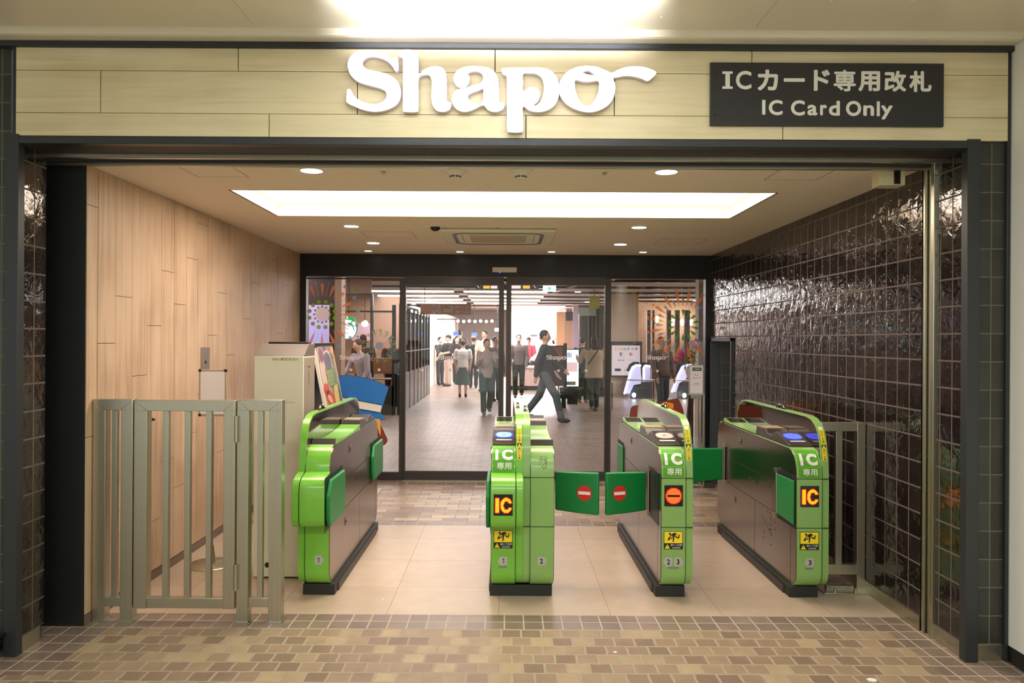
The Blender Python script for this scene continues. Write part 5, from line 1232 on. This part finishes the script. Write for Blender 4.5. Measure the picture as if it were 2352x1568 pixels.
# slatted column, brown wall recess
for i,(a,b2,Yq,l) in enumerate(((1486,1494,24,'slim dark column right of the poster wall'),(1498,1503,24.2,'second slim dark column right of the poster wall'),(1532,1541,23,'wide brown-grey column, left of two behind the firework decal'),(1551,1561,23,'wide brown-grey column, middle of the firework decal'),(1573,1584,23,'wide brown-grey column, right of two behind the firework decal'))):
    tag(obj('column', bx(a,b2,712,900,Yq,Yq+.15), C_(104,88,80,.5)), l, 'column', 'columns behind the escalators')
struct(obj('wall_mall_recess', bx(1466,1640,600,905,25,25.2), C_(190,164,144)))
struct(obj('wall_column_right', bx(1604,1622,560,1130,11.5,11.7), C_(166,150,136)))
for (px,l) in ((1546,'small warm wall lamp between the left columns'),(1567,'small warm wall lamp between the right columns'),(1587,'small warm wall lamp right of the columns'),(1509,'small bright wall lamp left of the columns')):
    c=at(px,740 if px!=1509 else 733,24.8); tag(obj('wall_lamp', MB().ell((c[0],24.8,c[1]),(.07,.05,.11)), mat('wall_lamp_glow',(255,230,200),.5,emit=(255,220,180),es=2.0)), l,'wall lamp','wall lamps between the columns')
    lamp('POINT',(c[0],24.6,c[1]),9,(1,.8,.6),.1,name='wall_lamp_light')
# ---- escalators
ev=mat('escalator_glow_panel',(206,206,236),.35,emit=(176,178,226),es=.55); el_=mat('escalator_edge_light',(214,214,255),.4,emit=(196,200,255),es=2.4)
def balustrade(root,pts,Y,edge,seg=None):
    P_=[at(p[0],p[1],Y) for p in pts]
    b_=obj('balustrade', MB().prism(P_,'y',Y,Y+.05), ev, root)
    E=[at(p[0],p[1],Y) for p in edge]; obj('edge_light', MB().tube([(e[0],Y-.02,e[1]) for e in E],.028,10), el_, b_, smooth=True)
    n_=len(E)
    obj('handrail', MB().tube([(e[0]-.05,Y+.02,e[1]+.045) for e in E[-(seg or 4):]],.045,10), M['black'], root, smooth=True)
es_=thing('escalator','left escalator with glowing lavender side panels, in front of the framed poster','escalator',(3.2,20,0))
balustrade(es_,[(1433,904),(1447,852),(1452,842),(1460,837),(1471,838),(1473,870),(1472,881),(1456,884),(1446,904)],20.0,[(1434,903),(1440,882),(1448,853),(1453,843),(1461,838.5),(1470,839)])
balustrade(es_,[(1477,840),(1480,838),(1493,840),(1494,860),(1492,883),(1478,883)],21.2,[(1478,882),(1478,845),(1482,839),(1493,841)],3)
obj('truss_cover', MB().box(at(1446,900,20.2)[0],at(1500,900,20.2)[0],20.1,21.4,.0,.42), C_(76,78,80,.3), es_)
obj('comb_lamp', MB().ell((at(1455.5,899,19.9)[0],19.85,.10),(.05,.05,.06)), mat('blue_white_glow',(220,235,255),.5,emit=(200,225,255),es=8), es_)
e2=thing('escalator','right escalator with a glowing lavender side panel, beside the orchids','escalator',(4.4,20,0))
balustrade(e2,[(1542,900),(1556,862),(1566,842),(1574,837),(1590,837),(1588,862),(1560,880),(1553,900)],20.0,[(1543,899),(1550,880),(1558,860),(1567,842),(1576,838),(1586,838)])
obj('truss_cover', MB().box(at(1553,900,20.2)[0],at(1600,900,20.2)[0],20.1,21.2,0,.42), C_(76,78,80,.3), e2)
obj('comb_lamp', MB().ell((at(1571,899,19.9)[0],19.85,.10),(.05,.05,.06)), M['tube_on'], e2)
gr=thing('glass_railing','low glass railing with a thin steel rail in front of the escalators','railing',(3.5,17,0))
Yg=17.0; z_=Z(1480,872.5,Yg); gx0,gx1=at(1402,870,Yg)[0],at(1592,870,Yg)[0]
obj('rail', MB().tube([(gx0,Yg,z_),(gx1,Yg,z_)],.012,10), M['stainless'], gr, smooth=True); obj('pane', MB().box(gx0,gx1,Yg,Yg+.01,.25,z_), M['glass'], gr)
# ---- orchids on a stand
orc=thing('orchid_arrangement','tall arrangement of pink and white orchids with green leaves, beside the right notice','flowers',(2.7,11,0))
Yo=11.2; random.seed(21)
def fl_c(px,py,rad,mt,n,nm,par):
    for k in range(n):
        x_,z2=at(px+random.gauss(0,rad),py+random.gauss(0,rad),Yo); y_=Yo+random.uniform(-.08,.08); m=MB()
        for j in range(5):
            a=2*math.pi*j/5+random.random(); m.ell((x_+.018*math.cos(a),y_,z2+.018*math.sin(a)),(.017,.008,.014),8,6)
        m.ell((x_,y_-.008,z2),(.007,.007,.007),6,5); obj(nm,m,mt,par,smooth='all')
fl_c(1567,812,4,C_(206,50,130),9,'blossom',orc); fl_c(1563,824,4,C_(190,50,120),9,'blossom',orc); fl_c(1572,806,3,C_(214,70,140),6,'blossom',orc)
fl_c(1593,795,5,C_(250,206,214),8,'blossom',orc); fl_c(1598,784,3,C_(240,200,220),5,'blossom',orc)
lf=MB()
for k in range(46):
    px=random.uniform(1585,1603) if k<28 else random.uniform(1568,1584); py=random.uniform(808,836) if k<28 else random.uniform(824,850)
    x_,z2=at(px,py,Yo); a=random.uniform(-1.2,1.2); l=random.uniform(.03,.07); y_=Yo+random.uniform(-.05,.08)
    dx,dz=math.sin(a)*l,math.cos(a)*l; lf.add([(x_,y_,z2),(x_+dx*.5+.012,y_-.01,z2+dz*.5),(x_+dx,y_,z2+dz),(x_+dx*.5-.012,y_+.01,z2+dz*.5)],[(0,1,2,3)])
obj('leaves', lf, C_(126,140,60), orc)
stp=MB()
for k in range(6):
    a0=at(1580+2*k,868,Yo); a1=at(1566+6*k,815-4*(k%3),Yo); stp.tube([(a0[0],Yo,a0[1]),((a0[0]+a1[0])/2,Yo,(a0[1]+a1[1])/2+.03),(a1[0],Yo,a1[1])],.004,6)
obj('stems', stp, C_(90,110,50), orc)
fsn=thing('slanted_easel','dark slanted easel stand left of the right notice','easel',(2.6,10,0))
a0=at(1578,965,10.4); a1=at(1590,868,10.4)
obj('front_leg', MB().prism([at(1574,1010,10.4),at(1583,1010,10.4),at(1597,865,10.4),at(1586,865,10.4)],'y',10.4,10.45), C_(82,66,58,.5), fsn)
obj('rear_leg', MB().prism([at(1586,990,10.8),at(1590,990,10.8),at(1597,865,10.6),at(1592,865,10.6)],'y',10.75,10.8), C_(82,66,58,.5), fsn)
obj('flower_shelf', MB().box(at(1584,868,10.7)[0],at(1597,868,10.7)[0],10.6,10.9,at(1590,868,10.7)[1]-.02,at(1590,868,10.7)[1]), C_(82,66,58,.5), fsn)
obj('flower_pot', MB().lathe([(.07,at(1590,868,10.7)[1]-.0),(.10,at(1590,868,10.7)[1]+.12),(.10,at(1590,868,10.7)[1]+.13),(.001,at(1590,868,10.7)[1]+.125)],at(1590,868,10.7)[0],10.7,20), C_(200,190,180), fsn)
obj('vase_stem', MB().tube([(at(1588,850,Yo)[0],Yo,0.02),(at(1588,850,Yo)[0],Yo,at(1588,850,Yo)[1])],.03,12), C_(90,80,70,.5), orc)
# far overhead details
for (px,py,c3,l) in ((1047,766,(60,90,240),'small blue lit screen far down the mall'),(1089,768,(70,110,250),'blue screen hanging far down the mall, beside the lamp row'),(1142,757,(170,220,255),'pale blue lit sign at far right of the left door')):
    Yq=28; q_=thing('hanging_screen',l,'screen',(at(px,py,Yq)[0],Yq,2)); obj('lit_panel', bx(px-6,px+6,py-4,py+4,Yq,Yq+.05), C_(*c3,.5,emit=c3,es=2.0), q_); obj('hanger_rod', MB().tube([(at(px,py,Yq)[0],Yq+.03,at(px,py,Yq)[1]),(at(px,py,Yq)[0],Yq+.03,ZM)],.012,8), M['black'], q_)
tk=thing('track_light_rail','black track rail with small spotlights hanging far down the mall ceiling','track light',(-.2,26,2.3))
obj('rail', bx(1004,1145,732,734,26,26.04), M['black'], tk)
for k in range(7): c=at(1052+13*k,737+(k%2),25.9); obj('spot_head', MB().ell((c[0],25.9,c[1]),(.05,.04,.05)), M['lamp_on'], tk)

def hang(par,xs_,y,z0,r=.008):
    for x in xs_: obj('hanger_rod', MB().tube([(x,y,z0),(x,y,ZM)],r,8), M['black'], par)
hang(hs,(-.4,.45),Yh+.03,Z(1165,653,Yh)); hang(ex,(at(1262,660,11.5)[0],),11.53,Z(1262,654.5,11.5)); hang(og,(at(975,700,18.6)[0],at(1075,700,18.6)[0]),18.615,Z(1000,697,18.6)); hang(yf,(at(1365,690,15)[0],),15.015,Z(1365,681,15)); hang(em,(at(800,751,Ye)[0],),Ye+.04,at(800,725,Ye)[1])
def stand(par,px0,px1,py,Y,th=.06,mt='black',nm='foot'):
    obj(nm, MB().box(at(px0,py,Y)[0],at(px1,py,Y)[0],Y,Y+th,0,at((px0+px1)/2,py-1,Y)[1]), M[mt], par)
stand(dg,1303,1327,889,Yd); stand(rp,1279,1286,903,Yr); stand(tr,1290,1300,905,17.1); stand(gr,1404,1408,880,17.0,.03,'stainless','post'); stand(gr,1500,1503,880,17.0,.03,'stainless','post'); stand(gr,1588,1591,880,17.0,.03,'stainless','post')
stand(t_slat,1330,1398,892,Yk+.2,.1); stand(fsn,1574,1584,1008,10.4,.05); stand(ct,1167,1238,886,23.25,.5)

# ================================================================== PEOPLE
SK=mat('skin',(222,176,150),.55); 
def person(lbl,x,y,h,face,top,bottom,hair,shoes=(40,36,36),stride=.0,arm=(.1,.1),elb=(.25,.25),long_top=0,skirt=None,long_hair=False,mask=False,cap=None,wide=1.0,bend=0,sleeves='long',shorts=False):
    s=h/1.70; root=thing('person',lbl,'person',(x,y,0))
    R=Matrix.Rotation(face,3,'Z')
    def T(v):
        v=Vector(v)
        if bend and v.z>.95:
            q=Matrix.Rotation(bend,3,'X')@Vector((v.x,v.y,v.z-.95)); v=Vector((q.x,q.y,q.z+.95))
        q=R@(v*s); return Vector((x+q.x,y+q.y,q.z))
    def mk(nm,mb,mt,vox=.012,par=root,rem=True):
        mb.xf(T); o=obj(nm,mb,mt,par,smooth='all')
        if rem:
            r=o.modifiers.new('remesh','REMESH'); r.mode='VOXEL'; r.voxel_size=vox*s; r.use_smooth_shade=True
            sm_=o.modifiers.new('smooth','SMOOTH'); sm_.factor=.5; sm_.iterations=2
        return o
    # local: faces -y
    hipz=.90; sh=.185*wide; L=[]
    legs=[]
    for sg,ph_ in ((-1,1),(1,-1)):
        f=stride*ph_*.5
        kn=(sg*.095, -f*.55-(.05 if stride else 0), .49); an=(sg*.09, -f+(.06 if (stride and ph_<0) else 0), .085+(.05 if (stride and ph_<0) else 0))
        legs.append(((sg*.09,0,hipz),kn,an,sg))
    arms=[]
    for i,sg in enumerate((-1,1)):
        a=arm[i]; e=elb[i]; S0=(sg*sh,0,1.40); E0=(sg*(sh+.05),-math.sin(a)*.28,1.40-math.cos(a)*.28)
        b_=a+e; H0=(sg*(sh+.02),E0[1]-math.sin(b_)*.25,E0[2]-math.cos(b_)*.25); arms.append((S0,E0,H0,b_,sg))
    body=MB()
    body.loft([(0,0,.86,.12,.08),(0,0,.98,.13,.085),(0,0,1.12,.115,.075),(0,.005,1.28,.14,.09),(0,.01,1.40,.13,.08),(0,.01,1.46,.06,.055),(0,0,1.50,.05,.05),(0,-.01,1.55,.05,.052)],20)
    body.ell((0,-.005,1.62),(.072,.092,.112)); body.ell((0,-.025,1.565),(.052,.06,.055))
    body.ell((0,-.100,1.605),(.013,.020,.022),8,6)
    for sg in (-1,1): body.ell((sg*.074,.005,1.61),(.012,.022,.032),8,6)
    for (a0,b0,c0,b_,sg) in arms:
        body.tube([a0,b0,c0],[.050,.041,.028],12)
        d=Vector((0,-math.sin(b_),-math.cos(b_))); c1=Vector(c0)+d*.045; body.ell(c1,(.018,.038,.050) ,10,8)
        for k in range(4):
            o_=(k-1.5)*.017; base_=Vector(c0)+d*.085+Vector((0,math.cos(b_)*o_,-math.sin(b_)*o_)); ln=(.060,.072,.068,.052)[k]
            body.tube([base_,base_+d*ln*.55+Vector((-sg*.004,0,0)),base_+d*ln+Vector((-sg*.014,0,0))],[.0095,.009,.0075],8)
        tb=Vector((0,-math.cos(b_),math.sin(b_))); p0=Vector(c0)+d*.03+tb*.03; body.tube([p0,p0+d*.03+tb*.022,p0+d*.055+tb*.024],[.011,.010,.008],8)
    for (a0,b0,c0,sg) in legs:
        body.tube([a0,b0,c0],[.085,.055,.036],12)
    mk('body',body,SK,.0085)
    shoe=[]
    for (a0,b0,c0,sg) in legs:
        m=MB(); m.ell((c0[0],c0[1]-.055,c0[2]-.045),(.043,.125,.042),14,8); m.ell((c0[0],c0[1]+.02,c0[2]-.02),(.040,.055,.055),12,8)
        m.v=[(v[0],v[1],max(v[2],c0[2]-.083)) for v in m.v]; mk('shoe',m,C_(*shoes),.01,rem=False)
    tr_=MB(); tr_.loft([(0,0,.80,.135,.10),(0,0,.90,.150,.108),(0,0,1.0,.138,.098),(0,0,1.04,.13,.09)],20)
    if skirt:
        tr_.loft([(0,0,skirt,.24,.20),(0,0,.6 if skirt<.55 else .75,.19,.15),(0,0,.88,.155,.115),(0,0,1.03,.13,.09)],24)
    else:
        for (a0,b0,c0,sg) in legs: 
            end=c0 if not shorts else b0
            tr_.tube([a0,b0,(end[0],end[1],end[2]+.02)] if not shorts else [a0,tuple(Vector(a0).lerp(Vector(b0),.8))],[.098,.074,.066] if not shorts else [.1,.09],14)
    mk('skirt' if skirt else 'trousers',tr_,C_(*bottom,.8))
    tp=MB(); zb=.90-long_top; w2=wide
    tp.loft([(0,0,zb,.165*w2,.125),(0,0,1.0,.160*w2,.118),(0,0,1.15,.155*w2,.112),(0,.005,1.30,.175*w2,.120),(0,.01,1.40,.165*w2,.105),(0,.01,1.455,.09,.07),(0,.01,1.475,.06,.055)],22)
    for (a0,b0,c0,b_,sg) in arms:
        if sleeves=='long': tp.tube([a0,b0,c0],[.068,.060,.048],12)
        else: tp.tube([a0,tuple(Vector(a0).lerp(Vector(b0),.75))],[.07,.066],12)
    mk('jacket' if sleeves=='long' else 'shirt',tp,C_(*top,.85))
    hr_=MB(); hr_.ell((0,.022,1.655),(.084,.098,.100),16,10); hr_.v=[(v[0],v[1],v[2]) if v[1]>-.055 or v[2]>1.66 else (v[0],-.05,v[2]) for v in hr_.v]
    if long_hair: hr_.loft([(0,.055,1.38,.07,.035),(0,.055,1.5,.085,.05),(0,.04,1.62,.085,.07)],14)
    mk('hair',hr_,C_(*hair,.6),.012)
    ey=MB()
    for sg in (-1,1): ey.ell((sg*.030,-.088,1.625),(.010,.006,.006),8,6)
    mk('eyes',ey,M['black_print'],rem=False)
    mo=MB(); mo.ell((0,-.092,1.565),(.022,.006,.006),8,6); mk('mouth',mo,C_(170,90,84),rem=False)
    if mask: m=MB(); m.ell((0,-.062,1.578),(.062,.050,.045),14,8); mk('face_mask',m,M['white'],rem=False)
    if cap: m=MB(); m.ell((0,.012,1.675),(.090,.104,.088),16,8); m.v=[(v[0],v[1],max(v[2],1.665)) for v in m.v]; m.ell((0,-.11,1.672),(.06,.07,.010),12,6); mk('cap',m,C_(*cap),rem=False)
    return root,T,s
def gp(px,Y): return X(px,880,Y)
PI=math.pi
person('person in a dark jacket facing left, leftmost of the group behind the left door',gp(1011,25.5),25.5,1.50,.8,(52,50,52),(60,58,62),(36,28,26),arm=(.6,.5),elb=(.9,.9))
person('man in black shirt and light beige trousers looking down, behind the left door lettering',gp(1029,24.8),24.8,1.56,-.9,(34,30,32),(196,178,164),(30,26,26),arm=(.3,.5),elb=(.5,.9),cap=(36,34,36),sleeves='short',wide=1.1)
person('person in dark clothes with a cap standing behind the beige-trousered man',gp(1049,26.5),26.5,1.52,.4,(50,32,30),(44,44,48),(30,24,24))
person('tall person with dark hair at the back of the group behind the left door',gp(1056,28.5),28.5,1.74,PI,(58,52,52),(50,50,54),(26,22,22),sleeves='short')
person('person in white blouse and long dark green skirt, seen from behind',gp(1063,20.2),20.2,1.42,PI,(206,200,196),(60,76,70),(30,26,26),skirt=.38,wide=1.05,sleeves='short')
person('man in a black suit jacket seen from behind, behind the left door',gp(1087,24.0),24.0,1.52,PI,(40,38,42),(48,48,52),(70,60,52),wide=1.15,cap=(120,106,90))
person('tall man in a cream shirt with dark hair left of the door gap',gp(1112,22.5),22.5,1.68,-.4,(206,196,184),(70,74,84),(34,28,26),sleeves='short',wide=1.05)
person('person in a pale top and teal trousers holding something near the face',gp(1118,15.6),15.6,1.44,.2,(176,166,160),(70,92,88),(40,34,44),(120,120,120),stride=.22,arm=(.5,.6),elb=(1.6,1.6),long_top=.05,wide=.95)
person('person in a grey top with dark hair at the right edge of the left door',gp(1138,19.0),19.0,1.50,.6,(150,146,150),(72,84,92),(36,32,34))
person('man in grey brown shirt with white face mask, just right of the door gap',gp(1191,20.2),20.2,1.56,0,(132,118,116),(42,46,46),(34,28,28),(90,50,44),stride=.12,mask=True,wide=1.0)
person('person in dark jacket and grey blue jeans striding behind the right door',gp(1252,14.3),14.3,1.60,PI/2-.25,(62,62,66),(92,102,110),(52,40,36),(38,36,38),stride=.66,arm=(-.35,.4),elb=(.2,.5),long_top=.06)
person('shop worker in a pale blouse bending over the counter in the bright shop',gp(1222,24.8),24.8,1.45,PI/2,(234,222,214),(60,56,60),(40,30,30),bend=.9,arm=(1.2,1.0),elb=(.2,.2))
person('shop worker with a red apron behind the bright shop counter',gp(1214,26.2),26.2,1.50,0,(206,80,100),(60,50,50),(60,40,36),cap=(50,44,44))
person('person in a black shirt seen from behind, between signboard and beige jacket',gp(1338,18.6),18.6,1.50,PI-.3,(34,34,40),(56,66,58),(24,22,24),(150,120,90),wide=1.05)
person('person in a large beige jacket seen from behind near the door post',gp(1364,16.4),16.4,1.50,PI+.25,(190,172,146),(52,62,56),(62,50,50),(150,130,110),stride=.18,wide=1.35,long_top=.12,long_hair=True,arm=(.1,.5),elb=(.3,1.4))
tagp=tag(obj('bag_strap', MB().tube([(gp(1350,16.25),16.16,.98),(gp(1366,16.2),16.12,1.18),(gp(1378,16.25),16.22,1.33)],.016,8), C_(60,52,48)),'dark diagonal bag strap across the back of the beige jacket','bag strap')
person('person in a greyish beige top and dark jeans standing in front of the escalators',gp(1520,15.2),15.2,1.50,.5,(128,112,102),(86,96,104),(80,68,62),wide=1.15,stride=.1)
person('person in a grey striped shirt leaning to the left behind the left pane',gp(838,13.2),13.2,1.44,-.8,(150,142,150),(66,60,64),(50,38,34),bend=.25,wide=1.2,arm=(.6,.3),elb=(.6,.4))
person('person with dark brown hair sitting in the cafe behind the left pane',gp(834,16.6),16.6,1.52,PI,(84,62,52),(50,44,44),(52,36,30),long_hair=True,wide=1.1)
person('person with black hair in the cafe at the right edge of the left pane',gp(900,17.2),17.2,1.48,.2,(70,60,60),(50,44,44),(28,24,26))
